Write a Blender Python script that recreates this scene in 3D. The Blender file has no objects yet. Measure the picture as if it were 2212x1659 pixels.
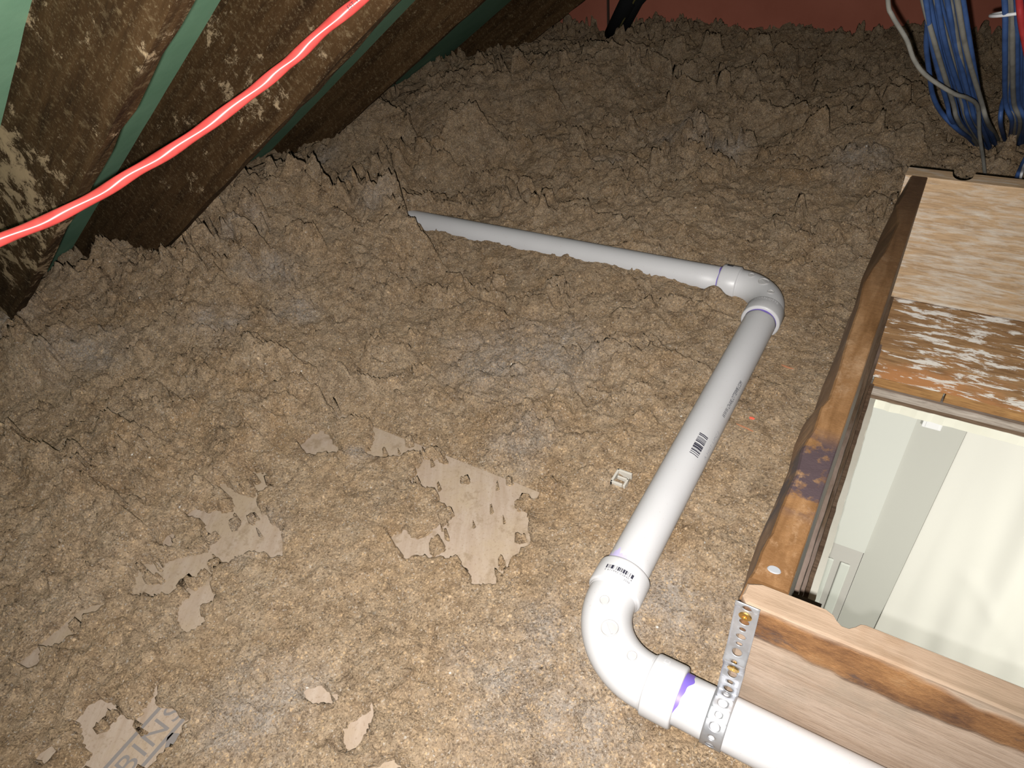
import bpy, bmesh, math
import numpy as np
from mathutils import Vector, Matrix

S = bpy.context.scene
COL = S.collection

# ------------------------------------------------------------------ camera
F, CX, CY = 1446.0, 1106.0, 829.5          # focal length in pixels, image centre (2212 x 1659)
H = 0.64                                   # camera height above the pipe axis plane (z = 0)
vx = np.array([-1600 - CX, -30 - CY, F]); vy = np.array([2330 - CX, -590 - CY, F])
AX = -vx / np.linalg.norm(vx)
AZ = np.cross(AX, vy / np.linalg.norm(vy)); AZ /= np.linalg.norm(AZ)
AY = np.cross(AZ, AX)
R = np.array([AX, AY, AZ])
CAMP = np.array([0.0, 0.0, H])
cam = bpy.data.cameras.new('camera'); cam.sensor_width = 36; cam.lens = F / 2212 * 36
cam.clip_start = 0.01
camo = bpy.data.objects.new('camera', cam); COL.objects.link(camo)
M = Matrix.Identity(4)
for i in range(3):
    M[i][0] = R[i, 0]; M[i][1] = -R[i, 1]; M[i][2] = -R[i, 2]; M[i][3] = CAMP[i]
camo.matrix_world = M
S.camera = camo

# ------------------------------------------------------------------ light: dim attic air, phone flash, room lamp
w = bpy.data.worlds.new('world'); S.world = w; w.use_nodes = True
w.node_tree.nodes['Background'].inputs[0].default_value = (1.0, 0.90, 0.78, 1)
w.node_tree.nodes['Background'].inputs[1].default_value = 0.07
fl = bpy.data.lights.new('flash', 'SPOT'); fl.energy = 64.0; fl.spot_size = math.radians(134); fl.spot_blend = 1.0; fl.shadow_soft_size = 0.0035
fl.color = (1.0, 0.97, 0.93)
flo = bpy.data.objects.new('flash', fl); COL.objects.link(flo)
flo.matrix_world = M.copy()
flo.location = CAMP + R @ np.array([-0.011, 0.015, 0.0])
rl = bpy.data.lights.new('room_light', 'AREA'); rl.shape = 'DISK'; rl.size = 0.3; rl.energy = 20.0
rl.color = (1.0, 0.98, 0.9)
rlo = bpy.data.objects.new('room_light', rl); COL.objects.link(rlo)
rlo.location = (0.62, 0.05, -0.40)
rlo.rotation_euler = (math.radians(35), 0, 0)
S.view_settings.view_transform = 'Standard'
S.view_settings.look = 'None'
S.view_settings.gamma = 1
S.view_settings.use_curve_mapping = False
S.view_settings.exposure = 0.0


# ------------------------------------------------------------------ measuring helpers
def ray(px, py):
    return R @ np.array([px - CX, py - CY, F])
def at_z(px, py, z):
    r = ray(px, py); return r * ((z - H) / r[2]) + CAMP
def at_y(px, py, y):
    r = ray(px, py); return r * (y / r[1]) + CAMP
def at_d(px, py, d):
    r = ray(px, py); return r / np.linalg.norm(r) * d + CAMP


# ------------------------------------------------------------------ object helpers
def tag(o, label=None, cat=None, group=None, kind=None):
    if label: o['label'] = label
    if cat: o['category'] = cat
    if group: o['group'] = group
    if kind: o['kind'] = kind
    return o
def thing(name, loc, label, cat, group=None):
    o = bpy.data.objects.new(name, None); COL.objects.link(o); o.location = loc
    o.empty_display_size = 0.02
    return tag(o, label, cat, group)
def base_of(o):
    v = Vector((0, 0, 0))
    while o is not None:
        v += o.location; o = o.parent
    return v
def obj(name, verts, faces, mat, parent=None, smooth=False):
    """one mesh object; verts are given in world metres"""
    off = base_of(parent)
    me = bpy.data.meshes.new(name)
    me.from_pydata([tuple(Vector(v) - off) for v in verts], [], faces)
    me.update()
    bm = bmesh.new(); bm.from_mesh(me); bmesh.ops.recalc_face_normals(bm, faces=bm.faces); bm.to_mesh(me); bm.free()
    if smooth:
        me.polygons.foreach_set('use_smooth', [True] * len(me.polygons))
    me.materials.append(mat)
    o = bpy.data.objects.new(name, me); COL.objects.link(o)
    if parent: o.parent = parent
    return o
def bevel(o, w_, seg=2):
    m = o.modifiers.new('bevel', 'BEVEL'); m.width = w_; m.segments = seg; m.limit_method = 'ANGLE'
    return o
def box_vf(x0, x1, y0, y1, z0, z1):
    v = [(x, y, z) for z in (z0, z1) for y in (y0, y1) for x in (x0, x1)]
    f = [(0, 1, 3, 2), (4, 6, 7, 5), (0, 4, 5, 1), (2, 3, 7, 6), (0, 2, 6, 4), (1, 5, 7, 3)]
    return v, f
def box(name, x0, x1, y0, y1, z0, z1, mat, parent=None, bev=0.0):
    v, f = box_vf(x0, x1, y0, y1, z0, z1)
    o = obj(name, v, f, mat, parent)
    if bev: bevel(o, bev)
    return o
def prism_vf(poly, z0, z1):
    n = len(poly)
    v = [(p[0], p[1], z0) for p in poly] + [(p[0], p[1], z1) for p in poly]
    f = [tuple(range(n))[::-1], tuple(range(n, 2 * n))]
    f += [(i, (i + 1) % n, n + (i + 1) % n, n + i) for i in range(n)]
    return v, f
def frames(pts):
    P = [Vector(p) for p in pts]; T = []
    for i in range(len(P)):
        T.append((P[min(i + 1, len(P) - 1)] - P[max(i - 1, 0)]).normalized())
    up = Vector((0, 0, 1)) if abs(T[0].z) < .9 else Vector((1, 0, 0))
    N = (up - T[0] * up.dot(T[0])).normalized(); out = []
    for i in range(len(P)):
        N = (N - T[i] * N.dot(T[i])).normalized()
        out.append((P[i], N.copy(), T[i].cross(N), T[i]))
    return out
def tube_vf(pts, rad, seg=12, cap=True, v0=0):
    """rad may be a number, list, or a function (i, angle) -> radius"""
    fr = frames(pts); v = []; f = []
    for i, (p, n, b, t) in enumerate(fr):
        for k in range(seg):
            a = 2 * math.pi * k / seg
            r = rad(i, a) if callable(rad) else (rad[i] if hasattr(rad, '__len__') else rad)
            v.append(tuple(p + n * math.cos(a) * r + b * math.sin(a) * r))
    for i in range(len(fr) - 1):
        for k in range(seg):
            k2 = (k + 1) % seg
            f.append((v0 + i * seg + k, v0 + i * seg + k2, v0 + (i + 1) * seg + k2, v0 + (i + 1) * seg + k))
    if cap:
        f.append(tuple(v0 + k for k in range(seg))[::-1])
        f.append(tuple(v0 + (len(fr) - 1) * seg + k for k in range(seg)))
    return v, f
def smooth_path(ctrl, n=8):
    P = [Vector(c) for c in ctrl]; P = [P[0] * 2 - P[1]] + P + [P[-1] * 2 - P[-2]]
    out = []
    for i in range(1, len(P) - 2):
        for k in range(n):
            t = k / n
            out.append(0.5 * ((2 * P[i]) + (-P[i - 1] + P[i + 1]) * t + (2 * P[i - 1] - 5 * P[i] + 4 * P[i + 1] - P[i + 2]) * t * t
                              + (-P[i - 1] + 3 * P[i] - 3 * P[i + 1] + P[i + 2]) * t ** 3))
    out.append(P[-2]); return out
def text_mesh(s, size, spacing=1.0):
    cu = bpy.data.curves.new('t', 'FONT'); cu.body = s; cu.size = size; cu.space_character = spacing
    cu.resolution_u = 3
    to = bpy.data.objects.new('t', cu); COL.objects.link(to)
    me = bpy.data.meshes.new_from_object(to)
    v = [tuple(x.co) for x in me.vertices]; f = [tuple(p.vertices) for p in me.polygons]
    bpy.data.objects.remove(to); bpy.data.meshes.remove(me); bpy.data.curves.remove(cu)
    return v, f
def flat_obj(name, vf, mapping, mat, parent, sub=0):
    """2D mesh (letters, bars) laid on a surface by mapping(u, v) -> point"""
    v, f = vf
    me = bpy.data.meshes.new(name); me.from_pydata([(a[0], a[1], 0) for a in v], [], f)
    bm = bmesh.new(); bm.from_mesh(me)
    if sub: bmesh.ops.subdivide_edges(bm, edges=bm.edges, cuts=sub)
    bmesh.ops.triangulate(bm, faces=bm.faces)
    off = base_of(parent)
    for q in bm.verts: q.co = Vector(mapping(q.co.x, q.co.y)) - off
    bm.to_mesh(me); bm.free(); me.materials.append(mat)
    o = bpy.data.objects.new(name, me); COL.objects.link(o); o.parent = parent
    return o
def bars(x0, x1, y0, y1, rng, n):
    v = []; f = []; xs = np.sort(rng.uniform(x0, x1, 2 * n)); xs[0] = x0; xs[-1] = x1
    for i in range(n):
        a, b = xs[2 * i], max(xs[2 * i + 1], xs[2 * i] + (x1 - x0) * .012)
        k = len(v); v += [(a, y0, 0), (b, y0, 0), (b, y1, 0), (a, y1, 0)]; f.append((k, k + 1, k + 2, k + 3))
    return v, f


# ------------------------------------------------------------------ materials
def lin(r, g, b):
    return tuple((c / 255 / 12.92 if c / 255 <= .04045 else ((c / 255 + .055) / 1.055) ** 2.4) for c in (r, g, b)) + (1,)
class Mat:
    def __init__(s, name, rough=.8, spec=.3, metal=0):
        s.m = bpy.data.materials.new(name); s.m.use_nodes = True
        s.t = s.m.node_tree; s.b = s.t.nodes['Principled BSDF']
        s.b.inputs['Roughness'].default_value = rough
        s.b.inputs['Specular IOR Level'].default_value = spec
        s.b.inputs['Metallic'].default_value = metal
        s.co = s.t.nodes.new('ShaderNodeTexCoord').outputs['Object']
    def mapping(s, sc=(1, 1, 1), rot=(0, 0, 0), loc=(0, 0, 0)):
        src = s.co
        if any(rot):
            r = s.t.nodes.new('ShaderNodeMapping'); s.t.links.new(src, r.inputs['Vector'])
            r.inputs['Rotation'].default_value = rot; src = r.outputs[0]; rot = (0, 0, 0)
        n = s.t.nodes.new('ShaderNodeMapping'); s.t.links.new(src, n.inputs['Vector'])
        n.inputs['Scale'].default_value = sc; n.inputs['Rotation'].default_value = rot; n.inputs['Location'].default_value = loc
        return n.outputs[0]
    def noise(s, scale, detail=4, rough=.55, vec=None, dist=0.0, col=False):
        n = s.t.nodes.new('ShaderNodeTexNoise'); s.t.links.new(vec or s.co, n.inputs['Vector'])
        n.inputs['Scale'].default_value = scale; n.inputs['Detail'].default_value = detail
        n.inputs['Roughness'].default_value = rough; n.inputs['Distortion'].default_value = dist
        return n.outputs['Color' if col else 'Fac']
    def voro(s, scale, vec=None, feat='F1', out='Distance', rnd=1.0):
        n = s.t.nodes.new('ShaderNodeTexVoronoi'); s.t.links.new(vec or s.co, n.inputs['Vector'])
        n.feature = feat; n.inputs['Scale'].default_value = scale; n.inputs['Randomness'].default_value = rnd
        return n.outputs[out]
    def ramp(s, fac, stops, interp='LINEAR'):
        n = s.t.nodes.new('ShaderNodeValToRGB'); s.t.links.new(fac, n.inputs[0]); n.color_ramp.interpolation = interp
        e = n.color_ramp.elements
        while len(e) < len(stops): e.new(0.5)
        for i, (p, c) in enumerate(stops):
            e[i].position = p; e[i].color = c if hasattr(c, '__len__') else (c, c, c, 1)
        return n.outputs[0]
    def mix(s, fac, a, b, mode='MIX'):
        n = s.t.nodes.new('ShaderNodeMix'); n.data_type = 'RGBA'; n.blend_type = mode
        for sock, val in ((n.inputs[0], fac), (n.inputs[6], a), (n.inputs[7], b)):
            if isinstance(val, bpy.types.NodeSocket): s.t.links.new(val, sock)
            else: sock.default_value = val
        return n.outputs[2]
    def math(s, op, a, b=0.0, c=None):
        n = s.t.nodes.new('ShaderNodeMath'); n.operation = op
        for i, val in enumerate((a, b) if c is None else (a, b, c)):
            if isinstance(val, bpy.types.NodeSocket): s.t.links.new(val, n.inputs[i])
            else: n.inputs[i].default_value = val
        return n.outputs[0]
    def sep(s, i):
        n = s.t.nodes.new('ShaderNodeSeparateXYZ'); s.t.links.new(s.co, n.inputs[0]); return n.outputs[i]
    def color(s, c):
        if isinstance(c, bpy.types.NodeSocket): s.t.links.new(c, s.b.inputs['Base Color'])
        else: s.b.inputs['Base Color'].default_value = c
        return s
    def rough(s, c): s.t.links.new(c, s.b.inputs['Roughness']); return s
    def bump(s, *hs):
        prev = None
        for h, st, d in hs:
            n = s.t.nodes.new('ShaderNodeBump'); s.t.links.new(h, n.inputs['Height'])
            n.inputs['Strength'].default_value = st; n.inputs['Distance'].default_value = d
            if prev is not None: s.t.links.new(prev, n.inputs['Normal'])
            prev = n.outputs[0]
        s.t.links.new(prev, s.b.inputs['Normal']); return s

def plain(name, c, rough=.7, spec=.3, metal=0, bump=None):
    m = Mat(name, rough, spec, metal)
    m.color(c)
    if bump: m.bump((m.noise(bump[0]), bump[1], bump[2]))
    return m.m

def mat_insulation():
    m = Mat('loose_fill_insulation', .97, .05)
    m.b.inputs['Diffuse Roughness'].default_value = 1.0
    def rgb(sock):
        n = m.t.nodes.new('ShaderNodeSeparateColor'); m.t.links.new(sock, n.inputs[0]); return n.outputs
    warp = m.noise(9, 5, .6, col=True)
    big = m.noise(3.2, 4, .6); mid = m.noise(17, 7, .7); soft = m.noise(48, 5, .65); fine = m.noise(190, 6, .75)
    c = m.ramp(big, [(.30, (.285, .186, .102, 1)), (.5, (.325, .226, .134, 1)), (.72, (.365, .270, .178, 1))])
    c = m.mix(m.ramp(mid, [(.38, 0), (.66, .9)]), c, (.380, .297, .208, 1))
    c = m.mix(m.ramp(soft, [(.36, .55), (.52, 0)]), c, (.185, .120, .070, 1))
    a = m.t.nodes.new('ShaderNodeAttribute'); a.attribute_name = 'grey'
    g = m.math('MULTIPLY', a.outputs['Fac'], m.ramp(m.noise(28, 5, .7), [(.35, 0.15), (.62, .9)]))
    c = m.mix(g, c, (.350, .305, .262, 1))
    r_, g_, b_ = rgb(m.voro(620, out='Color'))[:3]
    c = m.mix(m.ramp(r_, [(.0, .6), (.4, 0)]), c, (.140, .095, .060, 1))
    c = m.mix(m.ramp(g_, [(.70, 0), (1, .60)]), c, (.520, .380, .235, 1))
    c = m.mix(m.ramp(b_, [(.93, 0), (1, .6)]), c, (.520, .475, .420, 1))
    r_, g_, b_ = rgb(m.voro(300, out='Color'))[:3]; d3 = m.voro(300)
    c = m.mix(m.math('MULTIPLY', m.ramp(r_, [(.82, 0), (.9, .8)]), m.ramp(d3, [(.25, 1), (.5, 0)])), c, (.560, .400, .235, 1))
    c = m.mix(m.math('MULTIPLY', m.ramp(g_, [(.80, 0), (.9, .7)]), m.ramp(d3, [(.25, 1), (.5, 0)])), c, (.130, .090, .062, 1))
    r_, g_, b_ = rgb(m.voro(110, out='Color'))[:3]; d2 = m.voro(110)
    c = m.mix(m.math('MULTIPLY', m.ramp(r_, [(.962, 0), (.97, .9)]), m.ramp(d2, [(.14, 1), (.28, 0)])), c, (.62, .46, .30, 1))
    c = m.mix(m.math('MULTIPLY', m.ramp(g_, [(.985, 0), (.99, .9)]), m.ramp(d2, [(.10, 1), (.2, 0)])), c, (.74, .71, .66, 1))
    c = m.mix(m.ramp(fine, [(.33, .5), (.50, 0)]), c, (.150, .100, .062, 1))
    m.color(c)
    wv = m.t.nodes.new('ShaderNodeVectorMath'); wv.operation = 'MULTIPLY_ADD'
    m.t.links.new(warp, wv.inputs[0]); wv.inputs[1].default_value = (.10, .10, .10); m.t.links.new(m.co, wv.inputs[2])
    # hairline cracks: narrow valleys where two noise fields cross
    n1 = m.math('ABSOLUTE', m.math('SUBTRACT', m.noise(11, 5, .6, vec=wv.outputs[0], dist=.5), .5))
    crack = m.ramp(n1, [(0, 0), (.010, .75), (.03, 1)])
    keep = m.ramp(m.noise(6, 3), [(.46, 0), (.56, 1)])
    n2 = m.math('ABSOLUTE', m.math('SUBTRACT', m.noise(30, 5, .65, vec=wv.outputs[0], dist=.6), .5))
    crack2 = m.ramp(n2, [(0, 0), (.015, .8), (.05, 1)])
    lump = m.noise(75, 7, .72, dist=.4)
    m.bump((m.math('MAXIMUM', crack, keep), 1.0, .009), (crack2, .8, .004), (lump, 1.0, .011), (m.voro(300), .8, .002), (fine, .8, .002))
    return m.m

def mat_wood(name, base, dark, grain_axis=0, paint=None, paint_amt=.0, patch=None, patch_at=.6, scale=1.0, psoft=.02, rough=.75, bumpd=.0012):
    m = Mat(name, rough, .25)
    sc = [14 * scale] * 3; sc[grain_axis] = 1.3 * scale
    v = m.mapping(tuple(sc))
    g1 = m.noise(5, 7, .65, vec=v, dist=.6)
    g2 = m.noise(26, 5, .7, vec=v)
    c = m.ramp(g1, [(.3, dark), (.62, base)])
    c = m.mix(m.ramp(g2, [(.35, .55), (.55, 0)]), c, tuple(x * .55 for x in dark[:3]) + (1,))
    if patch:
        p = m.noise(7 * scale, 6, .65, vec=m.mapping(tuple(1.0 if i != grain_axis else .45 for i in range(3)), loc=(3.1, 1.7, .4)))
        c = m.mix(m.ramp(p, [(patch_at - .07, 0), (patch_at + .05, .9)]), c, patch)
    if paint:
        sp = [34 * scale] * 3; sp[grain_axis] = 6 * scale
        p = m.noise(3.2, 8, .72, vec=m.mapping(tuple(sp), loc=(.7, 5.2, 2.2)), dist=.4)
        q = m.noise(5, 3, .5, vec=m.mapping((1, 1, 1), loc=(2.3, .2, 7)))
        s_ = m.math('ADD', p, m.math('MULTIPLY', q, .45))
        t = 1.0 - paint_amt
        c = m.mix(m.ramp(s_, [(t - psoft * 1.5, 0), (t + psoft, .92)]), c, paint)
    m.color(c)
    m.bump((g2, .7, bumpd), (m.noise(40, 4), .25, .001))
    return m.m

def mat_rafter():
    m = Mat('old_rafter_wood', .9, .12)
    rot = (0, math.radians(31.7), 0)
    v = m.mapping((2.2, 22, 22), rot)
    g = m.noise(3, 7, .65, vec=v, dist=.5)
    c = m.ramp(g, [(.28, (.020, .010, .004, 1)), (.5, (.050, .026, .010, 1)), (.75, (.085, .047, .020, 1))])
    c = m.mix(m.ramp(m.noise(90, 5, .7), [(.54, 0), (.72, .8)]), c, (.17, .12, .065, 1))
    c = m.mix(m.ramp(m.noise(320, 4, .7), [(.56, 0), (.70, .7)]), c, (.19, .14, .08, 1))
    v2 = m.mapping((14, 20, 20), rot)
    f = m.noise(1.5, 11, .78, vec=v2, dist=.3)
    h = m.noise(3.5, 3, .5, vec=m.mapping((1, 1, 1), loc=(.3, .1, .65)))
    # settled dust and fibre: heaviest on the low end of the nearest rafter
    def near(px_, py_, y_, r_):
        n = m.t.nodes.new('ShaderNodeVectorMath'); n.operation = 'DISTANCE'; m.t.links.new(m.co, n.inputs[0])
        n.inputs[1].default_value = tuple(at_y(px_, py_, y_)); return m.ramp(n.outputs['Value'], [(0, 1), (r_, 0)])
    s_ = m.math('ADD', f, m.math('MULTIPLY', h, .22))
    for (a_, b_, y_, r_, k_) in ((10, 330, .335, .20, .095), (70, 20, .335, .10, .07), (-40, 480, .335, .35, .07), (480, 110, .59, .14, .08), (560, 240, .60, .10, .06)):
        s_ = m.math('ADD', s_, m.math('MULTIPLY', near(a_, b_, y_, r_), k_))
    c = m.mix(m.ramp(s_, [(.715, 0), (.755, .95)]), c, (.40, .29, .175, 1))
    m.color(c)
    m.bump((g, .5, .002), (m.ramp(s_, [(.71, 0), (.78, 1)]), .6, .002), (m.noise(140, 4), .4, .001))
    return m.m

def mat_green():
    m = Mat('green_roof_sheathing', .75, .25)
    c = m.ramp(m.noise(6, 5, .6), [(.3, (.18, .36, .23, 1)), (.7, (.25, .45, .30, 1))])
    c = m.mix(m.ramp(m.noise(75, 5, .7), [(.66, 0), (.74, .6)]), c, (.3, .26, .17, 1))
    m.color(c); m.bump((m.noise(60, 4), .3, .001)); return m.m

def mat_redwall():
    m = Mat('rust_red_wall_board', .85, .15)
    c = m.ramp(m.noise(3, 5, .6), [(.3, (.35, .115, .075, 1)), (.7, (.47, .165, .11, 1))])
    c = m.mix(m.ramp(m.noise(22, 7, .75), [(.66, 0), (.75, .8)]), c, (.10, .06, .04, 1))
    m.color(c); m.bump((m.noise(40, 4), .3, .002)); return m.m

def mat_pvc():
    m = Mat('white_pvc', .34, .4)
    c = m.ramp(m.noise(8, 3, .5), [(.3, (.475, .47, .475, 1)), (.7, (.52, .515, .525, 1))])
    sp = m.noise(520, 2, .5)
    c = m.mix(m.ramp(sp, [(.70, 0), (.76, .55)]), c, (.36, .27, .19, 1))
    d = m.noise(55, 5, .7)
    c = m.mix(m.ramp(d, [(.70, 0), (.80, .7)]), c, (.42, .31, .20, 1))
    m.color(c); m.rough(m.ramp(m.noise(30, 4, .6), [(.3, .30), (.7, .48)])); return m.m

def mat_plywood():
    m = Mat('dusty_plywood', .85, .15)
    v = m.mapping((9, 60, 20), (0, 0, math.radians(58)))
    g = m.noise(1.6, 7, .65, vec=v, dist=.4)
    c = m.ramp(g, [(.3, (.30, .225, .165, 1)), (.55, (.35, .275, .215, 1)), (.75, (.385, .315, .255, 1))])
    c = m.mix(m.ramp(m.noise(9, 6, .7), [(.45, 0), (.62, .6)]), c, (.34, .26, .17, 1))
    c = m.mix(m.ramp(m.noise(260, 5, .7), [(.56, 0), (.68, .7)]), c, (.23, .165, .11, 1))
    c = m.mix(m.ramp(m.noise(45, 7, .75), [(.54, 0), (.64, .8)]), c, (.25, .185, .125, 1))
    m.color(c); m.bump((g, .4, .001), (m.noise(220, 4), .3, .0008)); return m.m

def mat_plaster():
    m = Mat('cream_painted_plaster', .6, .3)
    m.color(m.ramp(m.noise(12, 4), [(.3, (.74, .73, .63, 1)), (.7, (.80, .79, .70, 1))]))
    m.bump((m.noise(90, 5), .3, .001)); return m.m

INS = mat_insulation(); RAFT = mat_rafter(); GREEN = mat_green(); RED = mat_redwall(); PVC = mat_pvc()
PLY = mat_plywood(); PLAS = mat_plaster()
PALE = mat_wood('weathered_pale_board', (.62, .43, .26, 1), (.47, .31, .18, 1), 0, paint=(.72, .66, .58, 1), paint_amt=.19, psoft=.09, patch=(.36, .24, .15, 1), patch_at=.63)
BROWN = mat_wood('brown_board_with_flaking_paint', (.34, .20, .095, 1), (.17, .085, .035, 1), 0, paint=(.70, .67, .63, 1), paint_amt=.215, patch=(.42, .19, .075, 1), patch_at=.60)
NEARW = None
DARKL = mat_wood('dark_old_lath', (.17, .115, .075, 1), (.08, .05, .03, 1), 1, patch=(.25, .19, .16, 1), patch_at=.55)
DARKX = mat_wood('dark_lath_end', (.20, .135, .09, 1), (.09, .055, .035, 1), 0)
LATHX = mat_wood('orange_lath', (.46, .26, .10, 1), (.25, .12, .045, 1), 0)
GREYX = mat_wood('plaster_crusted_lath', (.50, .44, .39, 1), (.27, .22, .18, 1), 0)
def mat_sideboard():
    m = Mat('worn_orange_brown_board', .5, .4)
    v = m.mapping((14, 2.0, 14))
    g = m.noise(4, 7, .65, vec=v, dist=.5)
    c = m.ramp(g, [(.3, (.12, .058, .022, 1)), (.5, (.20, .105, .045, 1)), (.75, (.29, .17, .085, 1))])
    c = m.mix(m.ramp(m.noise(13, 7, .7, vec=m.mapping((1, .5, 1))), [(.46, 0), (.60, .75)]), c, (.105, .050, .018, 1))
    c = m.mix(m.ramp(m.noise(19, 7, .75, vec=m.mapping((1, .7, 1), loc=(3, 1, 2))), [(.55, 0), (.68, .6)]), c, (.36, .235, .14, 1))
    # darker far end, bleached near end of the old board, dark varnish blotch at y 0.42-0.54
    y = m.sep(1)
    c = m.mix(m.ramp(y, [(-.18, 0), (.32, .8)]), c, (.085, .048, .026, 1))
    blot = m.math('MULTIPLY', m.ramp(m.noise(38, 6, .65), [(.40, 0), (.50, 1)]),
                  m.ramp(m.math('ABSOLUTE', m.math('SUBTRACT', y, -.262)), [(.035, 1), (.062, 0)]))
    c = m.mix(blot, c, (.058, .040, .044, 1))
    sc = m.noise(3, 8, .8, vec=m.mapping((30, 200, 30), (0, 0, .5)))
    c = m.mix(m.ramp(sc, [(.66, 0), (.72, .6)]), c, (.62, .50, .38, 1))
    m.color(c); m.bump((m.noise(45, 6, .7), .5, .003)); return m.m
SIDE = mat_sideboard()
def mat_nearboard():
    m = Mat('pale_rough_board_with_brown_wane', .7, .3)
    v = m.mapping((1.6, 18, 18)); g = m.noise(5, 7, .65, vec=v, dist=.5); g2 = m.noise(30, 5, .7, vec=v)
    c = m.ramp(g, [(.3, (.29, .205, .145, 1)), (.5, (.38, .285, .215, 1)), (.75, (.43, .335, .265, 1))])
    c = m.mix(m.ramp(g2, [(.36, .5), (.5, 0)]), c, (.22, .155, .11, 1))
    c = m.mix(m.ramp(m.noise(9, 5, .7), [(.5, 0), (.66, .55)]), c, (.26, .215, .165, 1))
    z = m.sep(2)
    wob = m.math('MULTIPLY', m.math('SUBTRACT', m.noise(9, 4), .5), .045)
    zz = m.math('ADD', z, wob)
    band = m.math('MULTIPLY', m.ramp(zz, [(.347, 0), (.352, 1)]), m.ramp(zz, [(.385, 1), (.390, 0)]))
    bk = m.ramp(m.noise(26, 8, .75, vec=m.mapping((.6, 1, 1))), [(.30, (.06, .03, .02, 1)), (.45, (.16, .075, .03, 1)), (.6, (.25, .125, .05, 1)), (.75, (.30, .18, .09, 1))])
    c = m.mix(band, c, bk)
    dk = m.math('MULTIPLY', band, m.ramp(m.noise(17, 8, .75, vec=m.mapping((.8, 1, 1.8), loc=(.2, 0, .9))), [(.56, 0), (.64, .8)]))
    c = m.mix(dk, c, (.06, .045, .045, 1))
    c = m.mix(m.ramp(m.noise(17, 5, .6, vec=m.mapping((1, 1, 1), loc=(4.4, 0, 1.3))), [(.70, 0), (.72, .9)]), c, (.72, .70, .66, 1))
    c = m.mix(m.ramp(z, [(.389, 0), (.3915, .85)]), c, m.ramp(g, [(.3, (.115, .072, .038, 1)), (.6, (.19, .125, .075, 1))]))
    m.color(c); m.bump((g2, .5, .001), (m.math('MULTIPLY', band, m.noise(60, 6, .7)), .6, .003)); return m.m
NEARW = mat_nearboard()
CREAM = plain('cream_wall_paint', (.60, .61, .575, 1), .6, .3, bump=(60, .1, .001))
DIMWALL = plain('shaded_strip_tone', (.49, .49, .455, 1), .6, .3)  # wall tone with the strip's weaker light put into the colour
WALLW = plain('warm_white_wall_paint', (.80, .79, .70, 1), .6)
DOORP = plain('pale_grey_door_paint', (.60, .62, .58, 1), .5)
SHADEP = plain('shaded_recess_tone', (.50, .485, .46, 1), .5)  # shadow of the door recess painted in as a darker base colour
FLOORM = plain('beige_room_floor', (.45, .42, .36, 1), .5)
CURT = plain('cream_curtain_cloth', (.70, .69, .645, 1), .9, .1)
CREAMCEIL = PLAS
WHITEP = plain('white_plastic', (.80, .80, .82, 1), .35, .5)
PURPLE = plain('purple_primer', (.15, .10, .42, 1), .4, .4)
PALEPUR = plain('faint_purple_primer', (.48, .43, .66, 1), .4, .4)
INK = plain('black_print', (.02, .02, .035, 1), .6)
STAMP = plain('grey_stamp_ink', (.19, .17, .16, 1), .9)
GALV = Mat('galvanised_steel', .42, .5, .75)
GALV.color(GALV.ramp(GALV.noise(30, 4), [(.3, (.40, .41, .44, 1)), (.7, (.62, .63, .66, 1))])); GALV = GALV.m
BRASS = plain('yellow_zinc_screw', (.80, .52, .16, 1), .32, .5, 1.0)
NAILM = plain('grey_steel_nail', (.30, .31, .33, 1), .4, .5, .3)
def cable_mat(name, c, rough=.4):
    m = Mat(name, rough, .4); k = tuple(x * .7 for x in c[:3]) + (1,)
    m.color(m.ramp(m.noise(40, 4), [(.35, k), (.6, c)])); return m.m
REDC = cable_mat('coral_red_cable_jacket', (.82, .095, .085, 1), .28)
BLUEC = cable_mat('blue_cable_jacket', (.055, .115, .30, 1), .55)
GREYC = cable_mat('grey_cable_jacket', (.27, .26, .23, 1), .5)
REDT = cable_mat('red_cable_jacket', (.48, .04, .045, 1))
BLACKC = plain('black_foam_sleeve', (.012, .013, .014, 1), .8, .2, bump=(80, .4, .002))
YELL = plain('yellow_green_plastic', (.42, .42, .06, 1), .6)

# ------------------------------------------------------------------ numpy noise
RNG = np.random.default_rng(7)
PERM = RNG.permutation(4096); GRA = RNG.uniform(0, 2 * np.pi, 4096)
def hsh(ix, iy, s=0): return PERM[(PERM[(ix + s * 131) & 4095] + iy) & 4095]
def perlin(x, y, s=0):
    ix = np.floor(x).astype(np.int64); iy = np.floor(y).astype(np.int64); fx = x - ix; fy = y - iy
    def g(dx, dy):
        a = GRA[hsh(ix + dx, iy + dy, s)]; return np.cos(a) * (fx - dx) + np.sin(a) * (fy - dy)
    u = fx * fx * fx * (fx * (fx * 6 - 15) + 10); v = fy * fy * fy * (fy * (fy * 6 - 15) + 10)
    a = g(0, 0); b = g(1, 0); c = g(0, 1); d = g(1, 1)
    return (a + (b - a) * u) + ((c + (d - c) * u) - (a + (b - a) * u)) * v
def fbm(x, y, o=4, s=0, gain=.5):
    r = 0; a = 1.0
    for k in range(o):
        r = r + a * perlin(x * 2 ** k, y * 2 ** k, s + k * 7); a *= gain
    return r
def worley(x, y, s=0):
    ix = np.floor(x).astype(np.int64); iy = np.floor(y).astype(np.int64)
    f1 = np.full(x.shape, 9.0); hid = np.zeros(x.shape)
    for dx in (-1, 0, 1):
        for dy in (-1, 0, 1):
            h = hsh(ix + dx, iy + dy, s); px = ix + dx + (h % 61) / 61.0; py = iy + dy + (h % 53) / 53.0
            d = (x - px) ** 2 + (y - py) ** 2; m = d < f1
            f1 = np.where(m, d, f1); hid = np.where(m, (h % 97) / 97.0, hid)
    return np.sqrt(f1), hid

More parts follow.
